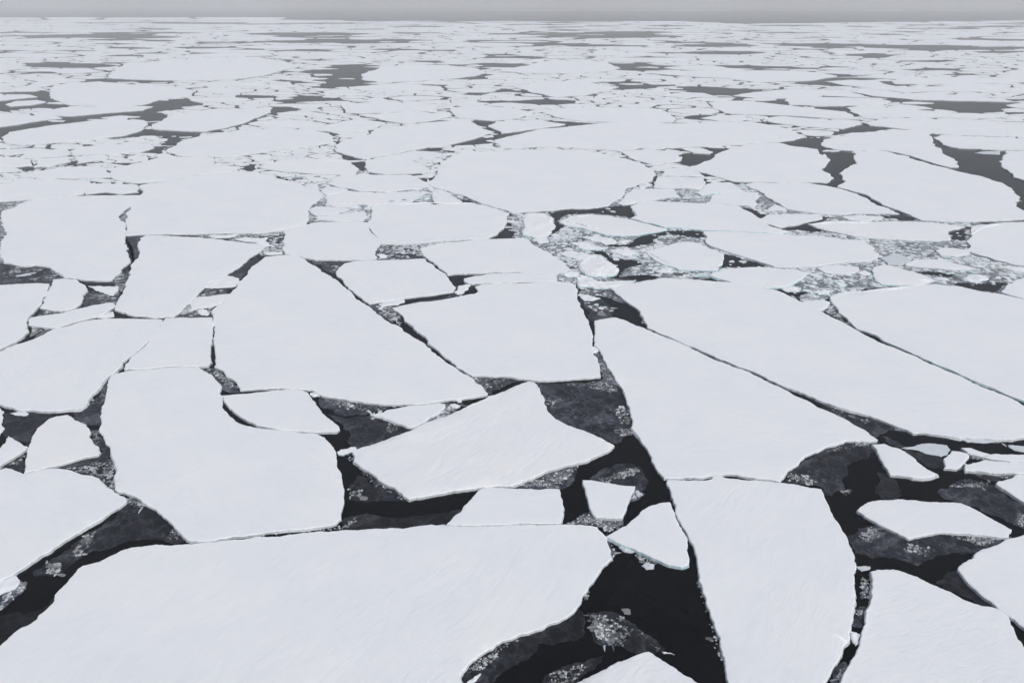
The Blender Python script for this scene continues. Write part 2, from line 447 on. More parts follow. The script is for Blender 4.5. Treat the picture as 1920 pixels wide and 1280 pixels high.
# ------------------------------------------------------------------ the floes, outlined in pixels of the photograph and laid out on the sea
# (outline, label[, snow]) ; all become real slabs at their own distance
G_BIG = 'large floes in the near pack'
BIG = [
("0,1209 12,1199 25,1186 40,1175 54,1170 69,1160 72,1152 96,1132 102,1125 104,1112 110,1105 125,1091 137,1077 145,1066 156,1059 187,1052 207,1041 225,1032 244,1026 265,1024 312,1021 350,1019 400,1015 440,1010 480,1005 512,1005 542,1001 580,997 635,994 650,992 687,991 730,989 755,990 780,986 807,982 817,984 831,982 842,985 885,986 960,983 1035,983 1065,982 1105,984 1120,987 1132,1000 1139,1007 1140,1020 1144,1035 1149,1046 1132,1060 1122,1075 1105,1096 1096,1112 1090,1127 1077,1145 1060,1157 1022,1175 992,1185 960,1196 930,1207 900,1227 880,1242 869,1255 862,1267 865,1280 875,1340 890,1420 -100,1420 -100,1280",
 "huge white floe filling the bottom left foreground, long scalloped shore on its left"),
("0,880 12,876 27,881 44,888 67,882 110,877 130,880 140,884 172,891 186,896 197,910 212,919 232,930 238,937 207,959 197,967 150,996 122,1012 95,1032 50,1060 19,1079 7,1084 0,1089 -90,1130 -90,865",
 "wedge of white floe at the left border, its straight lower edge along a black lead"),
("210,702 250,694 312,689 370,687 382,695 397,702 405,712 414,720 414,727 410,735 415,742 417,757 425,772 440,787 460,797 480,801 505,804 555,809 592,812 610,822 622,835 630,847 631,865 635,880 640,890 642,905 645,922 645,940 641,955 640,972 630,982 605,987 575,990 530,994 487,1000 462,1004 412,1010 370,1014 350,1011 340,1000 325,984 310,970 282,950 262,935 245,927 220,921 215,917 215,902 217,887 215,870 209,855 207,837 197,825 189,812 185,805 190,787 191,765 197,745 202,725 207,705",
 "big white floe left of centre with a curved bite in its upper right side"),
("0,659 32,645 50,640 100,617 140,607 175,599 215,597 250,597 305,599 300,610 290,627 272,645 255,659 240,670 227,687 212,700 192,717 175,737 165,750 160,760 150,766 112,769 75,770 37,769 15,762 0,757 -90,750 -90,695",
 "broad white floe at the left border, nearly square floe to its right"),
("309,597 350,595 398,595 401,605 397,635 395,660 395,670 391,686 350,686 300,688 250,692 233,692 235,682 250,666 280,640 292,620 303,605",
 "nearly square white floe with a thin black crack on its right side"),
("0,534 45,532 92,532 88,547 70,577 52,597 49,605 50,612 54,620 45,630 30,640 0,654 -90,690 -90,534",
 "white floe cut by the left border above a slanting dark crack"),
("4,396 20,391 32,385 50,377 105,371 162,367 225,366 261,366 250,382 232,395 221,405 225,412 234,417 236,424 234,437 235,445 241,465 242,482 245,491 230,502 217,517 211,525 187,526 155,524 144,522 120,520 112,512 95,502 65,497 45,499 30,497 20,494 7,492 6,485 0,482 1,465 2,457 12,440 11,434 2,422 2,405",
 "wide white floe near the left border, hook shaped notch in its right side"),
("265,364 264,347 284,344 320,339 350,332 400,325 450,320 477,322 513,330 560,343 600,360 607,366 592,377 580,390 579,400 579,412 575,420 540,427 530,431 505,435 480,437 425,437 350,438 275,440 235,441 235,435 238,422 235,412 236,402 245,390 255,377",
 "broad pentagon of white floe left of centre, straight lower edge, pointed right end"),
("275,441 262,446 258,455 258,462 262,472 260,480 247,495 242,510 235,532 225,555 217,572 215,581 235,586 250,592 287,596 327,594 345,577 362,560 382,540 400,525 425,514 455,495 480,476 495,465 501,459 480,457 450,454 400,447 350,444 312,442",
 "white floe shaped like a fin, its long slanting right edge ending in a point"),
("497,481 530,478 557,477 562,481 585,496 605,510 625,522 645,537 665,555 687,572 705,585 717,595 732,606 755,617 775,632 790,640 802,650 822,667 842,682 875,702 892,717 914,736 912,741 880,745 842,749 805,755 767,757 735,758 705,756 655,750 605,742 585,731 555,729 517,727 480,729 450,731 445,722 435,710 420,695 402,687 405,670 402,647 401,610 400,597 397,582 410,572 422,560 445,535 457,520 465,507 480,495",
 "very large white floe in the middle, flat topped, pointed at its lower right corner"),
("531,431 575,421 600,416 640,416 675,416 689,417 691,429 700,439 710,446 707,465 705,485 665,487 630,487 592,487 565,481 555,477 534,476 531,455",
 "small blocky white floe just above the top of the very large middle floe"),
("697,400 695,387 725,384 755,381 797,379 815,384 842,381 885,380 910,386 930,391 955,400 950,412 945,427 930,440 915,447 880,449 830,451 780,455 730,457 710,457 710,445 700,437 690,425 689,416 696,408",
 "white floe with a frayed upper edge below a strip of grey brash, rounded right end"),
("789,465 830,455 892,449 960,447 975,446 990,449 1005,462 1025,471 1045,482 1060,495 1070,505 1060,511 1035,511 960,510 930,510 880,512 840,515 835,510 820,497 802,485 792,475",
 "white floe shaped like a slanted tongue, right end pointing at the crushed ice blocks"),
("662,490 705,488 755,487 797,485 812,496 830,510 842,525 855,539 850,546 817,552 780,556 755,559 725,564 705,567 692,569 680,562 665,550 647,534 640,522 630,511 635,502 645,494",
 "white floe like a leaning rectangle beside the slanting dark lead in the middle"),
("735,577 767,570 805,565 855,557 887,551 897,546 890,537 905,532 955,531 1010,529 1047,527 1067,529 1080,534 1082,550 1082,560 1090,577 1100,597 1107,615 1110,635 1110,657 1120,677 1124,690 1125,706 1085,709 1047,711 1010,714 992,711 960,706 917,704 885,704 870,695 856,688 843,675 830,666 816,653 803,638 777,617 757,597 740,582",
 "big white floe in the centre with a square lower right corner over black water"),
("660,847 670,841 692,835 717,826 755,812 780,802 817,785 847,775 865,767 890,755 915,742 960,726 975,720 990,714 1002,716 1007,721 1014,737 1020,755 1027,770 1042,785 1065,797 1090,805 1115,815 1135,825 1152,835 1147,841 1122,852 1100,864 1075,870 1045,877 1010,890 980,902 960,911 905,912 870,917 830,924 792,931 767,936 760,931 745,918 725,908 705,892 690,882 672,870 662,864 665,856",
 "rough streaky white floe in the centre with a peaked top and a sharp right point", 'rough_snow'),
("415,741 437,739 480,735 517,731 565,731 577,735 582,745 592,757 605,775 620,787 632,796 637,804 630,809 592,810 555,807 517,804 480,796 462,787 442,774 427,760 420,747",
 "leaf shaped white floe nested in the curved bite of the big left floe"),
("905,914 942,913 960,915 1010,917 1049,916 1051,925 1055,940 1056,960 1054,975 1051,981 985,980 960,981 880,984 837,982 847,972 865,957 870,947 885,932",
 "white trapezoid floe resting against the top of the huge foreground floe"),
("1092,899 1110,899 1135,904 1165,909 1191,911 1187,922 1180,937 1171,960 1167,971 1145,971 1117,969 1110,960 1105,950 1100,930 1095,912",
 "small five sided white floe ringed by black water, right of the trapezoid floe"),
("1200,960 1212,951 1230,945 1245,941 1255,940 1260,952 1265,965 1270,976 1276,987 1285,1001 1289,1017 1290,1037 1292,1057 1277,1062 1252,1057 1222,1044 1192,1030 1167,1020 1137,1005 1160,991 1180,979",
 "shark fin shaped white floe with a blue lower edge above open black water"),
("1251,899 1310,900 1335,897 1337,890 1347,887 1360,895 1365,896 1440,901 1465,904 1502,910 1540,916 1545,927 1551,942 1559,960 1567,974 1580,995 1589,1007 1597,1027 1601,1045 1605,1067 1602,1100 1604,1127 1600,1157 1592,1187 1580,1217 1562,1250 1547,1279 1500,1360 1450,1420 1396,1420 1380,1340 1366,1280 1360,1247 1350,1210 1342,1180 1330,1142 1317,1102 1309,1070 1306,1045 1297,1017 1287,997 1277,982 1270,970 1266,957 1262,935 1257,920 1251,909",
 "tall white floe in the right foreground tapering downwards, black water on its left"),
("1114,604 1115,601 1135,597 1155,595 1172,600 1190,609 1212,617 1237,628 1285,648 1322,665 1372,686 1405,697 1440,715 1465,727 1515,751 1552,770 1572,780 1610,800 1632,815 1646,824 1644,827 1615,826 1585,826 1560,835 1527,847 1500,864 1480,880 1470,892 1461,902 1440,898 1397,893 1360,888 1335,892 1285,895 1245,896 1240,890 1229,877 1221,862 1214,842 1200,822 1186,805 1182,780 1180,762 1172,742 1160,720 1147,697 1132,675 1120,652 1119,650 1115,627",
 "very large white floe right of centre with a hooked lower right corner"),
("1144,540 1160,537 1185,531 1210,526 1235,522 1285,524 1335,527 1380,531 1440,542 1457,544 1475,552 1502,566 1525,564 1542,562 1556,566 1550,576 1537,582 1552,590 1577,602 1605,618 1640,636 1690,657 1727,673 1765,690 1815,712 1865,733 1920,760 2010,800 2010,825 1920,819 1897,824 1852,822 1800,821 1765,815 1735,811 1712,812 1690,802 1652,787 1615,775 1570,762 1540,752 1502,735 1465,722 1440,711 1410,695 1372,681 1322,660 1285,645 1235,624 1214,614 1210,605 1200,587 1185,572 1165,557",
 "very long white floe from the centre to the right border between two thin cracks"),
("1557,562 1562,552 1580,547 1640,542 1690,536 1752,532 1802,537 1865,550 1920,561 2010,582 2010,792 1920,752 1890,740 1840,719 1815,708 1777,690 1740,675 1702,658 1657,639 1640,627 1605,615 1590,600 1572,585 1562,570",
 "large white floe at the right border, rounded left end rimmed pale blue"),
("1320,434 1360,434 1440,438 1515,442 1565,446 1600,450 1625,456 1640,465 1637,470 1648,476 1645,484 1627,489 1590,491 1540,497 1490,501 1452,500 1422,490 1397,482 1365,472 1335,462 1325,456",
 "long oval white floe right of centre with brash around its right end"),
("1182,387 1195,380 1225,377 1285,380 1335,382 1385,386 1405,397 1420,407 1439,421 1455,427 1477,435 1455,438 1432,436 1360,432 1310,430 1247,426 1210,417 1182,409 1195,404 1186,395",
 "white floe with a stepped left end and a pale blue patch near its upper right"),
("1049,415 1070,405 1110,402 1135,404 1185,412 1222,422 1251,430 1230,435 1197,440 1165,442 1135,440 1115,434 1090,427 1060,422",
 "lens shaped white floe with blue streaks amid the crushed ice right of centre", 'rough_snow'),
("1210,472 1235,465 1260,457 1290,453 1310,456 1335,467 1356,476 1357,485 1355,495 1345,507 1310,506 1272,504 1242,495 1225,485",
 "hexagonal white floe rimmed with blue ice at the right of the crushed zone"),
("1327,515 1360,505 1400,501 1440,501 1500,507 1517,512 1497,525 1482,534 1455,539 1440,540 1397,535 1372,529 1347,522",
 "white wedge floe below the long oval floe, pale blue underside"),
("1515,420 1545,415 1580,414 1640,416 1702,415 1765,419 1810,425 1780,432 1776,440 1782,450 1760,452 1702,451 1652,447 1602,443 1575,437 1540,430",
 "ragged pale floe sloping into slush, dark pool at its right end", 'rough_snow'),
("1812,452 1822,425 1832,422 1855,420 1890,417 1920,416 1995,416 1995,512 1920,498 1902,496 1865,487 1830,476 1812,469 1820,462",
 "white floe at the right border beside the dark pool"),
("1877,547 1887,535 1902,525 1920,517 1990,500 1990,575 1920,560 1905,556",
 "small white floe corner at the right border with a light blue face"),
("1413,342 1470,343 1513,343 1567,352 1600,362 1597,361 1615,368 1645,385 1677,397 1687,401 1652,400 1610,400 1577,402 1540,401 1502,396 1477,392 1465,385 1450,377 1440,371 1422,357 1397,347",
 "white floe shaped like a long leaf left of a narrow dark slanting lead"),
("1573,325 1608,307 1600,293 1603,287 1633,282 1660,283 1697,295 1730,303 1780,317 1847,333 1880,343 1897,353 1902,363 1913,370 1910,377 1902,378 1905,387 1920,395 1975,408 1960,414 1920,411 1865,414 1815,416 1765,415 1727,412 1710,405 1685,394 1657,385 1640,375 1625,365 1600,359 1570,351 1587,340 1580,330",
 "very large white floe at the upper right with a curved lead along its top"),
("1290,315 1333,300 1340,290 1367,280 1420,268 1460,268 1480,273 1533,280 1540,290 1557,300 1538,318 1557,327 1563,333 1550,343 1513,342 1467,343 1373,340 1333,328 1290,318",
 "white floe with a forked right end beside a dark arrow shaped pool"),
("1540,273 1543,263 1580,255 1630,248 1680,243 1723,245 1747,248 1748,267 1767,283 1790,300 1797,313 1780,313 1747,305 1723,297 1690,288 1660,282 1600,283 1563,280",
 "white floe with a steep right side over a dark bay, upper right"),
("1750,257 1780,255 1847,257 1920,260 1985,262 1985,283 1920,282 1847,280 1797,278 1770,272",
 "flat narrow white floe above the dark bay at the right border"),
("1887,283 1920,283 1990,285 1990,350 1920,338 1900,332 1890,320 1878,310 1880,297",
 "white floe corner at the right border closing the dark bay"),
("927,263 973,252 1007,243 1073,237 1140,230 1207,230 1280,232 1347,228 1413,230 1460,237 1493,247 1513,257 1487,263 1460,267 1420,268 1363,273 1313,275 1280,277 1207,277 1190,280 1157,283 1107,280 1073,277 1013,275 973,278 940,277",
 "very long white floe stretched across the upper right of centre"),
("803,342 820,327 827,303 847,290 893,285 957,282 1023,281 1100,283 1123,287 1157,295 1200,305 1223,317 1230,327 1223,340 1200,343 1173,353 1167,367 1150,378 1140,386 1100,391 1055,392 1022,395 960,399 950,394 905,382 870,367 805,347",
 "huge bowl shaped white floe in the upper centre with a rounded right end"),
("683,302 707,295 750,292 773,300 797,310 815,323 773,325 723,327 690,322 683,313",
 "small white dome shaped floe left of the huge bowl shaped floe"),
("612,344 640,328 707,328 767,328 790,337 803,350 767,355 723,360 673,358 640,352",
 "flat white floe below the small dome shaped floe, pointed left tip"),
("483,312 517,303 600,298 633,298 650,300 673,317 667,327 640,328 600,327 533,322 490,315",
 "creamy white floe with a long pointed left end, dark notch at its right", 'cream_snow'),
("628,272 640,265 690,253 700,243 740,238 800,230 857,225 883,227 903,240 927,247 890,260 847,270 807,275 757,285 707,294 680,298 660,293 640,287 630,285",
 "large tilted white floe in the upper centre above a thin black lead"),
("310,283 333,268 383,253 433,247 500,242 583,243 617,250 627,267 600,272 550,278 500,285 467,290 417,295 333,292",
 "long almond shaped white floe in the upper left below a slanting lead"),
("285,235 307,223 333,213 400,205 510,203 500,213 467,227 423,240 383,247 333,245 293,243",
 "white floe pinched to a point at its right where two leads meet, upper left"),
("7,260 17,248 83,237 167,227 217,223 273,227 277,235 267,243 227,255 167,263 100,268 33,272 10,268",
 "wide white floe at the far left under a dark slanting lead"),
("-40,230 0,220 60,217 103,218 117,222 67,228 0,238 -40,243",
 "flat strip of white floe at the left border above a long dark lead"),
("57,212 117,202 233,198 287,200 267,207 200,212 133,218 67,217",
 "thin white strip of floe between two leads at the upper left"),
("93,173 100,160 187,153 267,160 333,163 367,170 360,180 300,187 267,197 200,200 133,198 100,187",
 "white floe with a ragged right end far off at the upper left"),
("200,147 213,133 233,120 333,112 483,107 533,115 560,125 527,133 493,143 433,150 333,152 233,149",
 "the largest far white floe, broad and oval, at the upper left"),
("677,140 713,127 757,122 840,122 890,128 913,137 890,143 840,148 773,153 707,155 680,150",
 "broad far white floe right of a square dark opening in the pack"),
("927,133 990,123 1023,115 1090,113 1140,117 1163,128 1133,135 1073,138 990,138",
 "far white floe right of a dark lens shaped opening"),
("963,163 1007,155 1057,153 1107,155 1160,163 1133,172 1090,180 1040,182 993,173",
 "far oval white floe with a dark pool at its right end"),
("843,202 907,198 957,203 1000,212 973,222 923,227 880,223 853,220 847,210",
 "white floe above a small dark triangle, upper centre"),
("1017,210 1067,202 1173,202 1240,205 1257,213 1267,223 1257,230 1173,230 1107,228 1040,220",
 "white floe directly above the very long floe, frayed dark gap at its right"),
("640,197 707,190 790,195 817,198 820,208 740,210 673,213 647,212",
 "narrow white floe above a long thin crack, upper centre"),
("673,215 740,212 840,212 847,218 807,227 757,232 723,227",
 "white triangular floe pointing down, beside the large tilted floe"),
("560,240 617,233 640,228 673,223 723,230 700,242 667,247 640,253 617,247 567,244",
 "white floe just left of the large tilted floe, dark slit below it"),
("1280,133 1380,132 1480,133 1540,137 1570,143 1513,152 1463,153 1413,154 1363,147 1280,143 1220,138",
 "far white floe with a long pointed right end above a black looking lead"),
("1547,153 1597,150 1647,153 1680,162 1630,165 1580,160",
 "small far floe like a lens between dark leads at the upper right"),
("1373,180 1413,173 1467,170 1513,172 1543,180 1497,185 1413,184",
 "far lens shaped white floe with a dark lead on both sides, right of centre"),
("1670,152 1697,147 1780,145 1880,147 1960,148 1960,154 1920,155 1747,158 1680,158",
 "long thin far floe at the right border"),
("1613,145 1663,140 1713,143 1733,147 1680,149",
 "tiny far spindle shaped floe at the upper right"),
("1473,190 1480,182 1533,182 1580,183 1633,184 1670,190 1657,197 1580,199 1480,197",
 "far white floe above a ragged dark stripe, upper right"),
("1510,173 1533,168 1580,170 1613,177 1633,183 1590,182 1547,180",
 "far wedge floe touching a dark patch at its left, upper right"),
("1280,173 1320,175 1347,182 1280,183 1230,180",
 "far white floe tip left of a dark V of water"),
("1667,170 1703,163 1813,162 1920,166 1985,168 1985,173 1920,173 1780,172 1690,173",
 "very thin long far floe reaching the right border"),
("1633,180 1713,175 1813,178 1913,192 1847,190 1713,187",
 "far blade shaped floe slanting down to the right"),
("1433,222 1467,218 1533,223 1613,230 1617,233 1580,242 1540,240 1487,235 1447,230",
 "white floe above a grey triangle of thin ice, upper right"),
("1620,230 1653,222 1713,222 1780,225 1880,228 1920,238 1985,240 1985,255 1920,255 1873,256 1813,254 1753,251 1690,242 1630,235",
 "wide white floe left of the right border with a brown tinted lead below it"),
("1327,193 1353,189 1413,190 1470,197 1520,203 1587,210 1600,217 1613,225 1547,222 1480,217 1397,215 1357,212 1337,200",
 "tapering white floe with a blunt left end beside a dark hook of water"),
("1587,202 1613,198 1663,202 1713,205 1780,212 1880,215 1897,218 1863,222 1780,221 1697,220 1617,219 1600,212",
 "white floe below a wide brownish opening at the upper right"),
("1313,222 1347,215 1390,218 1410,223 1390,227 1347,227",
 "small oval floe touching the top of the very long floe"),
("1635,832 1657,831 1685,840 1717,860 1740,880 1759,889 1735,895 1690,891 1670,890 1652,862",
 "white kite shaped floe in the black lead at the right"),
("1784,844 1800,846 1816,850 1812,862 1795,879 1770,877 1769,862",
 "small squarish white floe right of the kite shaped floe"),
("1802,839 1820,839 1860,852 1840,855 1815,849",
 "thin white sliver floe above the two flat slabs at the right border"),
("1842,856 1865,850 1920,851 1985,853 1985,866 1920,866 1877,862",
 "flat white slab at the right border, upper of two lying close together"),
("1810,870 1845,861 1890,866 1985,868 1985,889 1920,887 1865,887 1810,882",
 "flat white slab at the right border, lower of two lying close together"),
("1867,905 1885,899 1905,889 1920,889 1995,892 1995,970 1920,941 1902,930 1877,914",
 "white floe corner at the right border above patchy grey ice"),
("1607,956 1620,945 1655,937 1685,935 1727,939 1765,941 1800,942 1822,951 1840,960 1865,975 1897,992 1892,1006 1840,1002 1765,997 1727,1004 1705,1010 1680,997 1640,977",
 "white floe like a bird's wing in the black water at the lower right"),
("1920,1001 1885,1010 1850,1027 1825,1045 1795,1067 1810,1087 1840,1115 1870,1140 1902,1160 1920,1175 2010,1240 2010,980",
 "white floe at the lower right border with a pointed left end"),
("1632,1070 1655,1067 1675,1066 1690,1070 1720,1080 1765,1102 1802,1120 1842,1135 1855,1136 1875,1142 1892,1155 1902,1180 1920,1211 1990,1330 1960,1420 1530,1420 1572,1280 1590,1247 1605,1222 1612,1200 1617,1180 1622,1155 1632,1125 1635,1102 1634,1080",
 "large white floe in the bottom right corner beside a narrow curving dark channel"),
("1215,1220 1230,1229 1255,1245 1285,1265 1310,1280 1380,1330 1420,1420 1010,1420 1040,1300 1077,1279 1102,1269 1125,1257 1150,1244 1170,1236 1195,1226",
 "white peak of a floe at the bottom edge, right of the huge foreground floe", 'rough_snow'),
("91,785 105,780 127,777 135,782 150,791 162,795 166,802 170,810 166,817 175,830 185,837 189,847 185,852 162,856 125,867 87,876 45,886 47,870 54,837 60,820 70,802 85,790",
 "cream tinted lumpy floe at the left, dark grey ice around it", 'cream_snow'),
("0,840 16,817 25,822 40,831 53,837 37,850 17,862 0,874 -70,900 -70,850",
 "white triangle of floe at the left border beside the cream tinted floe"),
("99,524 120,522 144,524 150,530 160,535 163,546 155,560 142,577 125,582 100,582 75,577 86,557 95,537",
 "small squarish white floe below the wide floe with the hook shaped notch"),
("52,600 57,595 120,586 175,572 212,567 216,571 207,580 197,587 185,592 155,600 135,605 117,611 110,616 75,612 55,609",
 "narrow curved sliver of white floe at the left above the broad floe"),
("1227,352 1229,340 1233,331 1280,332 1320,333 1323,343 1322,346 1310,355 1285,353",
 "small white floe touching the rounded end of the bowl shaped floe"),
("1157,381 1170,372 1180,360 1185,355 1222,354 1265,355 1270,364 1276,369 1247,371 1210,377 1190,381 1167,384",
 "small white floe with a curved left side below the rounded end of the bowl floe"),
("1305,362 1320,350 1335,342 1370,342 1385,352 1395,360 1347,361 1315,366",
 "small pale floe with a wet blue right corner"),
("1324,381 1335,366 1350,362 1385,360 1422,361 1420,372 1417,386 1372,384",
 "small white trapezoid floe left of the long leaf shaped floe"),
("1160,283 1207,280 1257,283 1273,293 1267,303 1223,308 1190,300",
 "small white floe under the very long floe, dark brash on its right"),
("1275,278 1313,277 1337,285 1330,289 1300,287",
 "tiny white floe tip by a dark wedge under the very long floe"),
("1240,330 1245,320 1280,316 1310,322 1323,332 1280,330",
 "small white floe between the bowl floe and the forked floe"),
("1425,411 1440,403 1502,401 1537,401 1542,407 1515,415 1490,422 1462,427 1440,420",
 "pale lumpy floe right of the floe with the stepped end"),
("1577,406 1615,404 1650,406 1655,411 1615,415 1590,412",
 "slim white floe with a frayed right end under the upper right floe"),
("1755,470 1772,464 1820,470 1820,477 1795,481 1762,477",
 "soft edged pale floe in the brash left of the right border floe", 'rough_snow'),
("1532,502 1565,497 1610,500 1612,506 1602,512 1575,514 1547,511",
 "small flat white floe with a dark underline in the right brash"),
("1700,492 1717,486 1770,487 1815,499 1825,504 1790,506 1740,502 1697,497",
 "long thin white floe in the right brash above the slush triangle"),
("1652,482 1672,476 1695,479 1709,487 1690,496 1665,495",
 "greyish rounded plate in the brash beside the long oval floe's right end", 'old_ice'),
("1640,526 1640,500 1657,495 1677,500 1722,512 1747,522 1752,527 1727,534 1690,534 1652,532",
 "pale triangle of frozen slush above the right border floe with the blue rim", 'rough_snow'),
("870,522 905,516 960,512 1010,511 1046,511 1044,526 1010,528 960,530 930,531 892,531 880,532 870,527",
 "thin white strip of floe right above the big centre floe"),
("697,777 730,767 780,760 817,756 835,757 835,762 825,772 800,787 777,799 767,800 742,791 717,782",
 "small white triangle floe above the rough streaky floe"),
("5,345 70,335 160,337 170,342 159,352 157,363 110,370 55,375 0,378 -60,380 -60,345",
 "white floe at the left border above the wide floe with the hook shaped notch"),
("160,350 172,344 225,345 259,347 260,360 225,364 195,360 160,364 158,356",
 "small white floe with a rounded left end, above the hook notched floe"),
("37,332 60,323 117,313 187,310 203,323 207,332 167,335 83,335",
 "smooth white mound shaped floe at the upper left"),
("217,337 207,323 240,310 317,290 333,294 400,296 400,307 450,313 443,320 367,328 300,340 250,343",
 "pale uneven floe of refrozen slush above the broad pentagon floe", 'rough_snow'),
("133,283 150,275 233,270 283,270 290,277 267,285 200,290 140,290",
 "white floe left of a dark slanting lead, below the far left wide floe"),
("37,297 43,287 127,278 130,290 100,295",
 "small white floe near the far left, right of cream coloured slush"),
("-40,300 0,298 60,298 60,310 0,315 -40,317",
 "cream coloured slab of old floe at the left border", 'cream_snow'),
("63,313 73,300 127,297 133,303 93,312",
 "small white floe above the smooth mound shaped floe"),
("140,295 200,292 203,297 167,303 143,307",
 "little pointed white floe among slush at the upper left"),
("620,380 630,369 655,360 697,360 712,364 720,375 727,381 692,384 655,381",
 "cream white mound of old ice beside grey brash, left of the frayed floe", 'cream_snow'),
("579,392 592,387 640,389 655,392 630,401 592,404",
 "upper of two thin white plates right of the broad pentagon floe"),
("591,407 630,402 667,397 687,400 690,406 675,415 630,415 597,412",
 "lower of two thin white plates above the small blocky floe"),
("602,359 607,352 625,350 652,355 640,361 610,364",
 "small white floe wedged at the right point of the broad pentagon floe"),
("915,238 930,228 1000,226 1060,233 1030,238 980,245 940,250",
 "white floe between two dark slits just above the long floe"),
("10,196 30,190 70,188 86,192 60,197 20,200", "small white floe lying between two dark leads at the upper left border"),
("-60,183 0,179 60,179 70,182 0,189 -60,191", "flat white floe running off the left border between two dark leads"),
]
G_BLOCK = 'loose ice chunks between the floes'
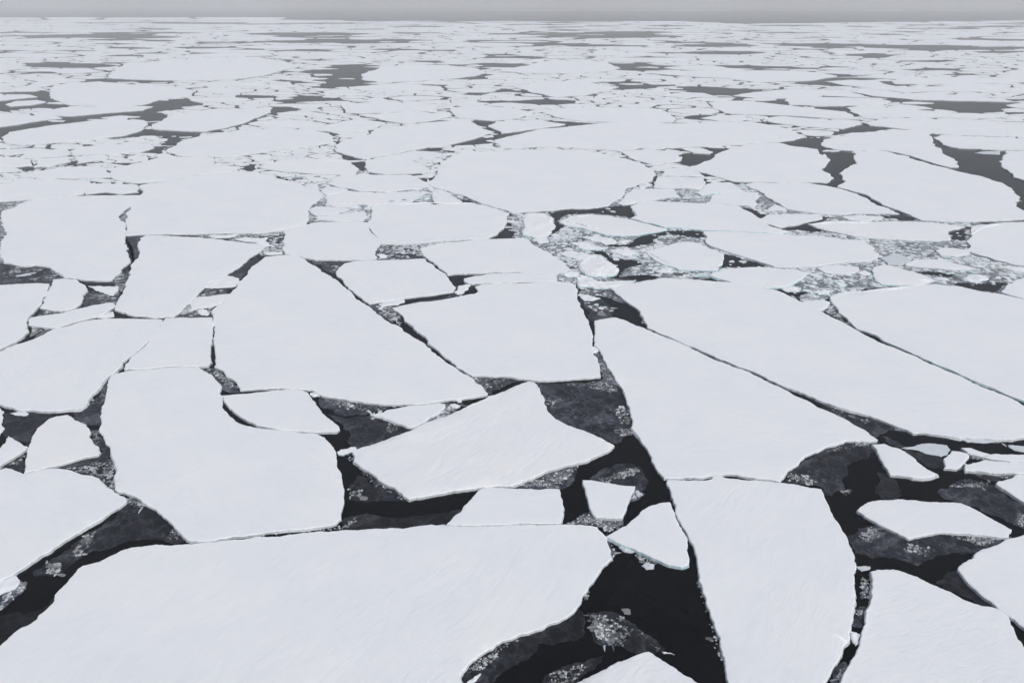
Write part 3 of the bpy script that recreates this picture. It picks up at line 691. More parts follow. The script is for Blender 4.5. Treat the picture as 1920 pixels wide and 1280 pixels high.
# (outline, label, height, colour)
BLOCKS = [
("977,405 992,400 1022,401 1039,410 1041,425 1035,435 1025,444 1002,445 980,440", "tall white ice block with a crushed blue left side under the bowl floe", 1.1, 'rough_snow'),
("1082,496 1092,487 1115,484 1132,487 1145,492 1160,505 1152,515 1115,518 1100,515 1087,505", "largest upstanding white ice block in the crushed zone", 1.5, 'rough_snow'),
("1082,530 1087,515 1110,522 1120,529 1155,526 1192,524 1180,532 1150,539 1115,540 1085,537", "pale blue tilted ice block at the corner of the big centre floe", 1.4, 'rough_snow'),
("1057,515 1072,510 1087,515 1082,520 1065,520", "small white chunk left of the pale blue tilted block", 0.8, 'rough_snow'),
("1050,476 1072,470 1100,476 1132,482 1085,486", "flat white chunk above the largest upstanding block", 0.8, 'rough_snow'),
("1067,455 1100,457 1137,465 1120,469 1085,465", "white chunk with a blue underside in the crushed zone", 0.8, 'rough_snow'),
("1097,447 1122,441 1147,447 1160,456 1135,459", "broad white chunk under the lens shaped floe", 0.7, 'rough_snow'),
("1142,472 1160,466 1185,469 1197,475 1172,479", "white rubble patch left of the hexagonal floe", 0.7, 'rough_snow'),
("1226,506 1260,504 1264,510 1235,511", "small flat chunk below the hexagonal floe", 0.5, 'rough_snow'),
("997,450 1010,444 1027,447 1029,454 1010,457", "small white chunk under the tall white block", 0.6, 'rough_snow'),
("1160,451 1182,450 1178,455 1165,456", "tiny white chunk right of the broad white chunk", 0.5, 'rough_snow'),
("1083,551 1102,552 1126,559 1120,561 1097,564", "white chunk floating at the right side of the big centre floe", 0.6, 'snow'),
("1107,651 1120,649 1121,659 1112,662", "small white chunk stuck in the narrow gap right of the centre floe", 0.5, 'snow'),
("390,532 422,514 447,521 450,527 442,537 400,540 385,540", "cream triangle chunk in the gap left of the very large middle floe", 0.5, 'cream_snow'),
("360,560 375,556 430,551 425,560 410,572 397,576 362,582 354,582 355,570", "white five sided chunk below the cream triangle chunk", 0.5, 'cream_snow'),
("370,582 380,579 392,586 390,592 377,591", "small egg shaped white chunk at the foot of the fin shaped floe", 0.4, 'snow'),
("392,440 447,439 440,444 425,446 395,445", "thin white chunk in the slit below the broad pentagon floe", 0.5, 'rough_snow'),
("440,447 480,446 496,448 480,455 450,451", "thin white chunk lying on the fin floe's upper edge", 0.5, 'rough_snow'),
("480,449 500,446 503,455 512,460 495,463 484,458", "lumpy white chunk left of the small blocky floe", 0.8, 'rough_snow'),
("495,473 528,472 531,476 500,478", "thin white chunk above the flat top of the very large middle floe", 0.4, 'rough_snow'),
("852,547 860,536 880,532 882,536 870,549 857,552", "white slab chunk leaning in the gap above the big centre floe", 0.6, 'cream_snow'),
("710,570 730,562 757,560 757,567 745,572 717,575", "white bar shaped chunk in the slanting lead", 0.5, 'snow'),
("709,580 715,574 720,576 715,580", "tiny white chunk below the bar shaped chunk", 0.4, 'snow'),
("706,477 720,476 727,484 712,484", "small white chunk right of the small blocky floe", 0.6, 'rough_snow'),
("165,536 195,537 224,537 220,547 212,555 195,549 175,541", "white triangle chunk pointing down in the gap at the left", 0.4, 'snow'),
("182,596 200,587 212,584 214,594 197,597", "small creamy chunk at the right end of the curved sliver", 0.4, 'cream_snow'),
("30,516 60,511 55,516 35,518", "small pale plate afloat in the grey bay at the left", 0.2, 'old_ice'),
("632,847 640,843 666,838 667,844 645,853 635,852", "white bar chunk wedged left of the rough streaky floe", 0.6, 'snow'),
("842,760 852,756 864,760 857,765 847,764", "small white chunk at the right of the white triangle floe", 0.5, 'snow'),
("857,751 866,750 866,754 858,754", "tiny white chunk near the tip of the very large middle floe", 0.3, 'snow'),
("582,736 602,737 600,743 587,744", "small white chunk at the right corner of the leaf shaped floe", 0.4, 'snow'),
("19,775 35,772 54,775 50,779 27,778", "small white strip floating above the dark grey ice at the left", 0.3, 'snow'),
("-40,760 0,765 8,772 5,790 6,800 0,815 -40,822", "white chunk cut by the left border beside dark grey ice", 0.5, 'snow'),
("-50,1100 0,1090 30,1079 35,1096 25,1105 0,1114 -50,1128", "white chunk at the left border with a slushy grey skirt", 0.5, 'snow'),
("1160,1024 1172,1021 1190,1034 1185,1036 1172,1034", "pale blue chunk under the shark fin floe's lower edge", 0.4, 'old_ice'),
("1203,1060 1212,1053 1227,1057 1225,1066 1212,1067", "small white chunk floating below the shark fin floe", 0.3, 'old_ice'),
("1241,1221 1260,1224 1265,1226 1245,1225", "thin white splinter in black water right of the white peak", 0.3, 'snow'),
("875,1279 890,1267 902,1262 895,1272 884,1280", "slim white splinter at the bottom edge in dark ice", 0.3, 'snow'),
("1594,1182 1615,1189 1610,1205 1604,1210 1595,1195", "white arrowhead chunk in the narrow curving channel", 0.4, 'snow'),
("1606,1061 1632,1061 1630,1067 1615,1070", "small pale chunk at the top of the curving channel", 0.3, 'old_ice'),
("1810,815 1850,819 1866,828 1815,829 1800,821", "grey white plate along the lower edge of the very long right floe", 0.25, 'old_ice'),
("1890,834 1920,836 1960,838 1960,848 1920,847 1902,844", "small pale plate at the right border above the flat slabs", 0.25, 'old_ice'),
("1690,839 1712,837 1735,831 1775,834 1782,843 1765,856 1735,850", "frosty grey plate left of the small squarish floe", 0.25, 'old_ice'),
("1802,522 1825,514 1847,517 1850,525 1830,531 1815,527", "white lump in the brash left of the blue faced corner floe", 0.8, 'rough_snow'),
("1754,524 1765,519 1780,524 1772,527", "small white lump at the tip of the slush triangle", 0.5, 'rough_snow'),
("1872,499 1902,500 1960,505 1960,513 1920,511 1890,505", "flat white chunk under the right border floe", 0.4, 'snow'),
("1462,539 1485,536 1502,540 1495,547 1477,547", "white chunk at the upper right of the very long floe", 0.6, 'rough_snow'),
("1522,546 1545,544 1564,544 1555,552 1535,552", "blue streaked chunk near the rounded end of the blue rimmed floe", 0.6, 'rough_snow'),
("1565,530 1582,529 1588,535 1575,538", "small white chunk above the blue rimmed floe's left end", 0.6, 'rough_snow'),
("1608,511 1622,508 1634,513 1620,517", "small white chunk right of the small dark underlined floe", 0.6, 'rough_snow'),
("1827,287 1877,283 1873,290 1847,289", "grey plate of ice under the top of the dark bay", 0.2, 'old_ice'),
("240,293 260,290 277,295 275,303 250,303", "pale rounded chunk at the upper left beside the slushy floe", 0.4, 'rough_snow'),
]
# young grey ice between the floes: (outline, label, tone)
THIN = [
("235,945 217,970 190,987 160,1000 132,1022 110,1042 87,1055 62,1072 75,1080 110,1078 120,1072 140,1055 155,1042 175,1032 215,1025 240,1014 275,1011 350,1016 355,990 310,940 265,925", "dark grey ice tongue in the lead above the huge foreground floe", 0.8),
("-50,1152 0,1155 50,1149 75,1142 100,1120 115,1130 65,1185 0,1232 -50,1250", "very dark grey ice at the left bottom lead", 0.3),
("-30,1110 30,1100 48,1090 52,1092 50,1102 30,1118 0,1145 -30,1150", "grey slush skirt below the white chunk at the left border", 4.5),
("165,755 195,715 212,690 200,780 190,798 165,797 140,795 120,765", "grey ice in the gap right of the broad left floe", 1.4),
("165,806 187,806 197,826 208,840 196,850 185,840 172,825", "frosty grey ice right of the cream tinted floe", 2.0),
("6,775 40,769 110,772 88,795 68,815 55,838 28,825 4,815", "dark grey ice left of the cream tinted floe", 0.75),
("105,872 190,852 206,832 222,870 222,920 190,905 140,890", "mottled grey ice below the cream tinted floe", 1.0),
("-40,885 0,872 50,840 52,887 25,890 -40,900", "grey ice sliver at the left border below the white triangle", 1.0),
("370,683 402,690 440,715 452,735 430,736 412,728 395,705", "frosty grey ice in the bend between two big left floes", 2.2),
("590,742 660,745 760,755 690,776 650,780 605,765", "frosty grey ice under the very large middle floe", 1.5),
("615,778 650,784 700,779 775,800 760,815 672,846 650,828 655,808 628,790", "dark grey ice left of the rough streaky floe's top", 0.9),
("765,798 830,755 870,758 850,775 780,806", "white speckled slush strip right of the white triangle floe", 3.0),
("660,862 690,885 770,938 720,938 702,912 675,886", "grey ice along the rough floe's lower left edge", 1.2),
("655,910 672,890 700,912 718,938 690,942 655,936", "dark grey ice plate left of the rough streaky floe", 0.7),
("645,970 680,964 760,970 850,955 868,956 840,985 700,995 640,997", "dark ice strip along the top of the huge foreground floe", 0.6),
("1005,718 1060,718 1128,714 1150,697 1178,750 1184,790 1188,812 1168,820 1155,832 1120,822 1025,780", "wide sheet of dark grey ice between the centre floe and the right floe", 1.25),
("1108,655 1125,660 1152,705 1165,722 1130,716 1128,680", "frosty slush in the narrow gap right of the centre floe", 2.6),
("872,702 960,704 990,712 960,717 915,741", "grey ice in the gap under the big centre floe", 1.6),
("955,913 1010,888 1095,866 1078,895 1050,918 1000,920", "white speckled ice fan under the rough floe's right side", 2.2),
("1105,897 1130,878 1155,869 1185,869 1205,882 1217,905 1200,922 1185,915 1140,906", "rounded dark grey ice cake above the small five sided floe", 1.0),
("1180,912 1195,914 1209,926 1196,936 1180,941", "frosty ice corner at the right of the five sided floe", 4.0),
("1063,982 1085,972 1108,958 1120,968 1170,970 1165,985 1138,995 1120,986", "white slush below the small five sided floe", 3.2),
("1138,1000 1143,1022 1156,1038 1148,1046 1140,1030", "little grey ice tab at the right point of the foreground floe", 3.0),
("855,1262 890,1236 960,1192 1060,1150 1090,1125 1098,1165 1093,1195 1060,1203 1010,1205 1000,1225 960,1250 930,1270 880,1300 855,1300", "dark ice shelf along the lower right shore of the foreground floe", 0.7),
("1100,1148 1130,1145 1165,1155 1200,1182 1247,1215 1225,1225 1180,1220 1130,1212 1108,1182", "ice cake with a white crackled corner in the black water at the bottom", 0.8),
("1010,1290 1030,1262 1070,1245 1100,1237 1130,1228 1127,1242 1095,1264 1070,1300", "dark frosted ice at the left of the white peak", 0.8),
("1455,905 1480,878 1530,845 1590,825 1648,826 1630,860 1595,865 1590,885 1580,895 1585,915 1560,930 1542,926 1540,912", "crescent of dark grey ice under the hooked corner of the right floe", 0.95),
("1500,738 1560,762 1690,802 1712,812 1665,806 1642,822 1610,803 1570,780", "grey ice in the wedge between the two long right floes", 1.0),
("1650,817 1665,819 1697,838 1682,838", "grey ice tongue at the tip of the right wedge", 1.5),
("1692,842 1765,858 1772,868 1768,878 1740,875", "dark ice under the frosty grey plate", 0.8),
("1757,922 1790,905 1820,898 1850,905 1880,920 1895,935 1960,950 1960,1000 1905,985 1870,968 1820,948 1770,935", "brownish grey ice sheet with a frosted edge at the right border", 1.1),
("1815,885 1910,887 1897,899 1850,901", "grey ice below the flat slabs at the right border", 1.2),
("1645,886 1672,888 1690,918 1682,937 1655,937 1640,920", "faint dark ice patch under the kite shaped floe", 0.6),
("1587,1005 1610,990 1640,980 1705,1012 1765,996 1895,1005 1905,1012 1840,1034 1765,1040 1720,1060 1660,1045 1603,1037", "grey ice with white bubbles under the bird's wing floe", 1.15),
("1755,1092 1797,1068 1880,1145 1840,1136 1780,1107", "dark navy ice left of the pointed floe at the lower right border", 0.55),
("1614,1110 1622,1082 1628,1100 1630,1122 1614,1122", "grey ice plate high in the narrow curving channel", 2.0),
("1600,1145 1625,1135 1620,1165 1615,1178 1597,1174", "grey ice plate midway in the narrow curving channel", 1.6),
("1560,1280 1570,1250 1585,1240 1592,1250 1575,1285 1560,1300", "grey ice plate low in the narrow curving channel", 2.0),
("-50,495 30,495 90,499 122,520 102,530 90,537 -50,539", "grey ice bay at the left border under the wide hook notched floe", 1.5),
("160,545 195,548 214,556 225,548 222,575 150,580", "grey ice triangle at the left of the fin shaped floe", 1.8),
("234,443 262,443 265,480 250,495 244,485", "grey ice between the hook notched floe and the fin floe", 1.5),
("222,520 240,505 238,535 228,545 212,535", "grey ice at the lower right of the hook notched floe", 2.0),
("85,580 125,583 150,580 60,598", "frosty ice sliver below the small squarish floe", 2.4),
("325,597 350,572 370,560 400,575 402,597", "frosty grey ice around the egg shaped chunk", 1.8),
("382,540 440,538 425,556 365,558", "grey ice strip between the two cream chunks", 1.6),
("420,516 480,480 490,490 460,515 452,525", "dark ice in the slanting lead right of the fin floe", 1.2),
("555,478 600,490 660,488 645,500 632,514 622,512", "grey ice wedge under the small blocky floe", 1.7),
("700,470 790,460 800,486 705,487", "grey slushy ice right of the small blocky floe", 1.8),
("480,440 533,432 536,476 495,480 505,460", "grey ice left of the small blocky floe", 1.6),
("690,572 760,572 850,552 870,552 740,578 752,600 720,598", "frosty grey ice in the slanting lead by the bar shaped chunk", 2.0),
("1083,562 1130,560 1150,575 1157,598 1115,602 1103,595", "grey ice right of the big centre floe's upper corner", 1.3),
("1083,538 1145,540 1180,570 1140,556 1085,552", "frosty slush under the pale blue tilted block", 2.6),
("1537,582 1556,565 1575,590 1605,618 1580,604", "blue grey slush in the crack by the blue rimmed floe", 3.2),
]
# open water kept clear of pack and brash
LEADS = [
"-60,174 65,173 80,170 100,175 116,181 95,188 60,190 0,197 -60,200 -60,193 0,191 60,184 70,178 0,177 -60,178", "-60,199 20,200 80,194 115,201 60,204 10,209 -60,210",
"1022,396 1060,393 1110,392 1140,388 1180,384 1190,395 1195,404 1185,409 1135,402 1100,400 1060,404 1045,415 1058,422 1055,430 1035,440 1030,447 1025,444 1038,430 1041,415 1030,402",
"1245,433 1310,432 1320,436 1322,448 1305,446 1260,440", "1195,445 1230,437 1250,433 1250,440 1225,448 1225,455 1190,464 1140,462 1130,459 1180,458",
"1105,470 1135,472 1145,483 1180,486 1195,490 1205,495 1175,503 1165,512 1160,520 1200,515 1235,517 1232,523 1195,528 1180,524 1140,522 1155,515 1162,505 1140,488",
"1358,476 1375,480 1410,490 1440,500 1380,502 1362,500 1350,505", "1500,425 1515,420 1530,412 1545,406 1555,408 1530,420 1510,428", "1700,512 1740,508 1790,515 1780,520 1760,518 1730,514", "1790,530 1850,532 1885,530 1870,548 1830,545 1790,535", "1780,428 1805,427 1812,440 1808,452 1785,450 1778,440",
"745,378 800,379 850,374 880,376 905,384 880,380 800,380", "1475,545 1500,548 1520,545 1500,556 1490,558", "1652,404 1690,402 1725,412 1700,414 1660,410", "455,312 480,308 480,316 465,320 450,318",
"-60,250 60,230 110,219 185,215 290,197 350,184 350,192 300,205 185,222 110,232 60,240 -60,262",
"240,225 300,217 307,222 290,232 275,233 272,226",
"190,258 270,245 350,247 420,243 425,238 470,226 500,211 520,199 545,187 570,178 600,170 615,160 612,150 625,142 640,138 640,128 650,122 672,118 680,126 712,128 710,135 690,138 672,146 662,153 648,159 605,172 575,184 550,195 535,205 505,218 440,238 380,250 330,268 300,285 270,290 320,262 290,252 230,260", "575,184 640,186 642,191 580,190",
"890,228 935,227 915,237 905,242", "1000,225 1060,229 1050,234", "905,265 920,262 950,245 1000,240 1060,233 1140,229 1105,234 1040,240 980,250 940,260",
"640,288 660,290 685,303 683,323 668,315 645,300", "683,300 760,288 850,272 890,260 927,248 890,264 850,275 760,291",
"1540,283 1600,287 1608,307 1575,325 1587,342 1570,352 1550,343 1560,330 1540,315 1557,300",
"1748,252 1770,273 1797,279 1885,282 1885,310 1925,345 1925,390 1902,360 1850,338 1760,312 1797,313 1790,300 1765,283",
"1280,290 1340,282 1365,281 1335,300 1290,313 1280,310", "1565,250 1590,240 1620,235 1685,241 1630,247 1580,254", "1465,270 1490,265 1540,274 1535,282 1490,274",
"1520,200 1590,202 1590,209 1540,206", "1690,198 1780,193 1870,193 1875,200 1830,213 1770,206", "1630,181 1700,184 1870,193 1760,194 1690,190", "1340,180 1380,185 1470,187 1475,196 1400,191",
"1280,163 1340,165 1450,169 1420,174 1375,178 1365,188 1340,181 1290,173", "1475,154 1540,148 1565,143 1540,135 1460,131 1600,135 1610,142 1645,150 1580,151 1560,156 1600,161 1700,163 1665,171 1600,170 1540,165",
"1355,120 1400,121 1480,126 1530,131 1420,131 1370,129", "1540,80 1600,78 1650,83 1760,85 1985,89 1985,93 1800,96 1750,101 1720,99 1690,90 1600,86", "1580,100 1640,100 1690,104 1620,108 1590,106",
"1425,79 1500,81 1590,88 1560,94 1500,87", "960,63 1000,55 1060,60 1180,58 1245,65 1150,72 1210,74 1090,77 1040,70", "600,74 740,74 790,83 640,84", "950,78 990,72 1030,79 1090,87 1100,90 1030,86",
"905,107 950,101 980,106 1055,107 960,111 915,111", "870,122 900,117 970,118 990,122 975,128 900,129", "840,148 870,142 915,139 905,146 860,152", "1110,145 1160,147 1245,164 1190,172 1125,174 1160,163 1140,155",
"1135,124 1165,113 1220,113 1190,128 1270,131 1200,139 1170,132", "930,170 990,169 988,177 950,173", "150,62 220,57 345,57 240,67 100,75 30,78 60,72", "370,82 430,79 560,74 640,70 640,75 500,81 380,88",
"10,138 60,134 135,131 100,138 20,142", "70,127 130,122 215,121 170,130", "190,153 210,148 280,148 312,155 290,161 250,156", "510,69 550,65 640,63 640,71 540,72", "560,94 625,92 590,98", "470,105 510,102 505,108",
"0,92 50,91 40,97 0,96", "790,93 830,92 860,96 820,98", "1240,75 1300,78 1360,84 1260,82", "1700,130 1760,127 1800,131 1740,134", "1750,138 1900,143 1960,147 1880,146",
"730,60 780,61 820,64 760,65", "1200,105 1240,108 1190,110", "1040,55 1080,56 1060,60", "270,52 330,55 300,57", "1450,60 1520,62 1490,65", "1640,62 1700,66 1660,67", "1780,52 1830,54 1800,57",
"1790,195 1870,196 1830,202",
"580,22 1280,20 2100,22 2100,36 1700,41 1400,45 1280,40 900,39 700,40 600,37",
]
# zones of brash: (outline, piece size in metres, chance that a piece is there, brightness, on thin-ice level)
BRASH = [
("960,398 1050,395 1150,388 1330,430 1340,520 1150,545 1040,525 1040,480 960,445", 2.6, 0.62, 0.85),
("1310,430 1480,432 1640,440 1830,430 1940,470 1940,560 1860,550 1750,532 1640,540 1560,560 1500,570 1420,500 1320,520", 2.6, 0.66, 0.85),
("1400,350 1440,370 1480,392 1600,402 1690,402 1740,412 1820,416 1860,425 1780,425 1560,414 1440,405 1390,385 1300,350", 2.8, 0.60, 0.85),
("600,362 720,355 805,347 970,402 940,398 880,380 760,382 690,388 700,415 580,425 585,385", 2.6, 0.62, 0.85),
("480,440 535,432 535,478 490,480", 1.8, 0.5, 0.7),
("700,460 850,450 800,470 800,487 705,488", 1.8, 0.45, 0.7),
("740,296 830,283 860,288 830,300 815,328 770,325", 4.0, 0.62, 0.85), ("510,325 600,300 690,320 620,345 610,366", 3.2, 0.62, 0.85),
("190,260 320,255 420,250 330,270 300,290 420,300 520,290 640,272 660,290 690,300 640,300 500,310 440,325 320,345 200,345 0,345 0,270 100,270", 5.0, 0.66, 0.88),
("940,262 1000,275 1160,280 1300,285 1280,340 1230,350 1215,310 1120,285 960,282 850,288 830,300 800,285 880,268", 4.5, 0.6, 0.85),
("1150,350 1420,350 1420,390 1190,385 1140,390", 3.2, 0.5, 0.8), ("1440,235 1540,255 1580,255 1540,275 1470,270", 5.0, 0.5, 0.8), ("1590,285 1660,285 1780,320 1920,345 1920,380", 4.0, 0.12, 0.7),
("0,375 60,372 10,400 20,440 10,495 -30,495 -30,375", 2.4, 0.5, 0.7), ("230,380 250,385 236,425 222,410", 1.6, 0.4, 0.5), ("260,438 500,438 500,460 400,446", 1.6, 0.5, 0.7),
("0,495 110,500 115,525 0,535", 1.6, 0.10, 0.5), ("160,545 225,550 215,575 150,582", 1.0, 0.5, 0.5), ("60,598 90,580 150,582 100,590", 0.8, 0.6, 0.7), ("325,597 350,572 402,575 402,597", 0.9, 0.45, 0.6), ("382,540 440,538 425,558 365,558", 1.0, 0.35, 0.6),
("55,612 110,612 90,625 60,625", 0.9, 0.5, 0.6), ("210,520 240,510 235,545 210,560", 1.0, 0.4, 0.6), ("230,690 280,640 305,600 310,605 260,665 240,690", 0.8, 0.55, 0.6),
("700,575 750,575 870,552 855,560 745,585 760,612 735,605", 0.8, 0.5, 0.7), ("560,480 640,500 630,512", 0.9, 0.15, 0.6),
("1083,538 1150,540 1180,568 1130,558 1085,552", 0.9, 0.7, 0.75), ("1090,565 1150,575 1150,585 1110,585", 1.0, 0.28, 0.75), ("1540,582 1557,565 1605,618 1580,604", 0.8, 0.7, 0.7), ("1510,440 1600,452 1650,470 1650,440", 1.8, 0.5, 0.8),
("375,690 405,692 440,715 448,728 420,725 400,705", 0.55, 0.6, 0.6), ("165,745 205,705 208,715 190,770 150,770", 0.6, 0.14, 0.5), ("168,806 186,808 190,830 180,835", 0.5, 0.6, 0.7), ("130,878 215,855 218,915 195,905 150,888", 0.5, 0.22, 0.6), ("205,905 218,890 217,922 200,918", 0.4, 0.6, 0.7), ("15,855 50,845 48,870 10,875", 0.5, 0.35, 0.7),
("215,930 250,930 280,945 265,955 235,942", 0.5, 0.65, 0.6), ("155,1005 180,995 180,1005 155,1045 130,1045", 0.45, 0.5, 0.6), ("85,1052 120,1055 110,1080 85,1075", 0.4, 0.45, 0.65), ("320,990 345,1000 352,1014 310,1012", 0.4, 0.55, 0.6), ("350,1008 480,999 640,985 680,962 660,992 480,1005 350,1017", 0.4, 0.72, 0.8),
("0,1100 52,1086 50,1105 0,1145", 0.4, 0.6, 0.7),
("590,745 760,758 700,775 640,765", 0.5, 0.34, 0.7), ("690,775 720,775 700,790", 0.5, 0.5, 0.7), ("730,790 770,800 740,815 720,810", 0.4, 0.3, 0.6), ("767,802 835,757 868,760 850,775 785,808", 0.45, 0.7, 0.75),
("655,850 668,860 660,870 650,860", 0.4, 0.5, 0.6), ("662,868 770,938 735,930 690,900", 0.35, 0.30, 0.75), ("650,915 680,918 680,932 655,932", 0.4, 0.35, 0.6), ("720,936 870,918 905,914 790,936", 0.35, 0.30, 0.6),
("875,704 960,708 940,728 910,735", 0.5, 0.45, 0.65), ("1118,668 1132,672 1152,705 1150,718 1130,712", 0.4, 0.75, 0.65), ("1140,765 1182,765 1185,795 1165,800 1160,785", 0.4, 0.34, 0.75), ("1010,740 1060,745 1040,762 1020,760", 0.5, 0.2, 0.5), ("1060,720 1130,712 1170,735 1130,735", 0.4, 0.15, 0.5), ("1160,805 1186,800 1190,815 1165,820", 0.35, 0.4, 0.6),
("965,911 1010,890 1090,870 1070,895 1048,916", 0.4, 0.62, 0.75), ("1110,898 1150,888 1185,876 1206,880 1190,890 1140,905", 0.35, 0.5, 0.65), ("1180,914 1209,926 1190,938 1178,941", 0.35, 0.72, 0.8), ("1065,982 1110,958 1125,970 1168,972 1160,990 1138,1000 1115,986", 0.38, 0.7, 0.8), ("1138,1000 1156,1038 1148,1046", 0.35, 0.75, 0.75),
("1180,1035 1240,1050 1230,1062 1200,1055", 0.35, 0.4, 0.7), ("1090,1100 1110,1100 1100,1125 1085,1130", 0.35, 0.6, 0.6), ("1100,1148 1130,1150 1190,1180 1170,1210 1130,1212 1105,1180", 0.36, 0.62, 0.75), ("1150,1160 1172,1148 1172,1166", 0.3, 0.6, 0.6), ("1190,1175 1247,1214 1230,1222", 0.3, 0.25, 0.5), ("1030,1262 1100,1240 1110,1250 1070,1290 1020,1300", 0.32, 0.4, 0.7), ("860,1265 960,1192 1060,1152 1050,1165 950,1215 900,1262", 0.3, 0.32, 0.7), ("1320,1080 1345,1180 1360,1240 1345,1240 1305,1090", 0.3, 0.06, 0.7),
("1478,885 1520,890 1530,905 1475,903", 0.35, 0.4, 0.65), ("1555,840 1640,826 1630,835 1560,848", 0.35, 0.5, 0.7), ("1540,755 1585,772 1570,778", 0.35, 0.5, 0.8), ("1600,782 1640,790 1625,795", 0.35, 0.4, 0.75), ("1660,798 1712,812 1690,810", 0.35, 0.5, 0.75), ("1570,920 1600,915 1590,930", 0.35, 0.3, 0.6), ("1800,815 1870,826 1890,832 1815,830", 0.4, 0.6, 0.8), ("1690,838 1780,834 1765,856", 0.4, 0.5, 0.8), ("1805,850 1850,856 1840,862 1815,860", 0.35, 0.6, 0.7), ("1770,912 1860,898 1850,915", 0.3, 0.45, 0.6), ("1840,890 1905,892 1890,898", 0.35, 0.4, 0.65), ("1905,960 1940,965 1940,990 1910,985", 0.35, 0.4, 0.7), ("1797,865 1812,866 1808,880 1790,885", 0.35, 0.7, 0.7),
("1608,1000 1640,985 1655,1005 1620,1022", 0.33, 0.55, 0.6), ("1700,1015 1760,1030 1740,1045 1690,1035", 0.33, 0.4, 0.6), ("1750,998 1895,1006 1840,1025 1800,1010", 0.33, 0.5, 0.7), ("1795,1068 1825,1045 1830,1050 1800,1075", 0.3, 0.6, 0.6), ("1614,1085 1628,1085 1630,1122 1614,1122", 0.3, 0.5, 0.65), ("1602,1145 1622,1140 1612,1160", 0.3, 0.6, 0.65), ("1565,1270 1585,1242 1590,1255 1575,1285", 0.3, 0.4, 0.6),
]
TEAL = [("612,865 645,870 642,888 634,892", 'awash'), ("1082,536 1120,537 1115,545 1082,541", 'awash')]

RIDGES = [
(11, "725,385 797,380 842,382 885,381 930,392", 0.8, 0.45),
(23, "1562,558 1590,549 1640,544 1690,538 1740,535", 0.8, 0.25),
(23, "1640,546 1690,541 1720,537", 1.0, 0.3),
(29, "1520,421 1570,417 1640,418", 0.9, 0.5), (29, "1530,427 1580,436 1640,444", 0.7, 0.4),
(26, "1055,415 1090,422 1130,431", 0.8, 0.7), (26, "1075,408 1110,404", 0.7, 0.5),
(27, "1215,473 1240,487 1262,498", 0.5, 0.4),
(30, "1820,440 1835,430 1855,424 1890,420", 0.8, 0.5),
(42, "600,300 640,303 660,310", 0.8, 0.4),
]
HAZE_TOP = 250.0
HAZE_DENSITY = 0.00012

# short ways to point at the traced floes, for the labels of the small floes beside them
NICK = {6: 'the wide hook notched floe', 7: 'the broad pentagon floe', 11: 'the frayed edged floe', 24: 'the long oval floe', 25: 'the stepped end floe', 26: 'the blue streaked lens floe', 32: 'the long leaf shaped floe', 33: 'the very large upper right floe', 34: 'the fork ended floe', 35: 'the steep dark bay floe', 36: 'the flat dark bay floe', 37: 'the bay corner floe', 38: 'the very long upper floe', 39: 'the huge bowl shaped floe', 40: 'the small dome shaped floe', 41: 'the flat pointed tip floe', 42: 'the long creamy floe', 43: 'the large tilted floe', 44: 'the long almond shaped floe', 45: 'the pinched floe', 46: 'the wide far left floe', 47: 'the flat left border strip', 48: 'the thin two lead strip', 49: 'the ragged far floe', 50: 'the largest far oval floe', 51: 'the square opening floe', 52: 'the lens opening floe', 53: 'the dark pool floe', 54: 'the dark triangle floe', 55: 'the frayed gap floe', 56: 'the narrow upper floe', 57: 'the down pointing floe', 58: 'the dark slit floe', 59: 'the far long pointed floe', 60: 'the small far lens floe', 61: 'the two lead lens floe', 62: 'the long thin border floe', 63: 'the tiny spindle floe', 64: 'the ragged stripe floe', 65: 'the far wedge floe', 66: 'the dark V floe', 67: 'the very thin far right floe', 68: 'the far blade shaped floe', 69: 'the grey triangle floe', 70: 'the brown lead floe', 71: 'the tapering blunt ended floe', 72: 'the brownish opening floe', 73: 'the small oval floe', 92: 'the small floe under the long one', 94: 'the floe beside the bowl floe', 104: 'the floe above the notched one', 106: 'the smooth mound shaped floe', 107: 'the pale uneven slush floe', 108: 'the far left lower floe', 110: 'the cream border slab', 117: 'the two slit floe'}

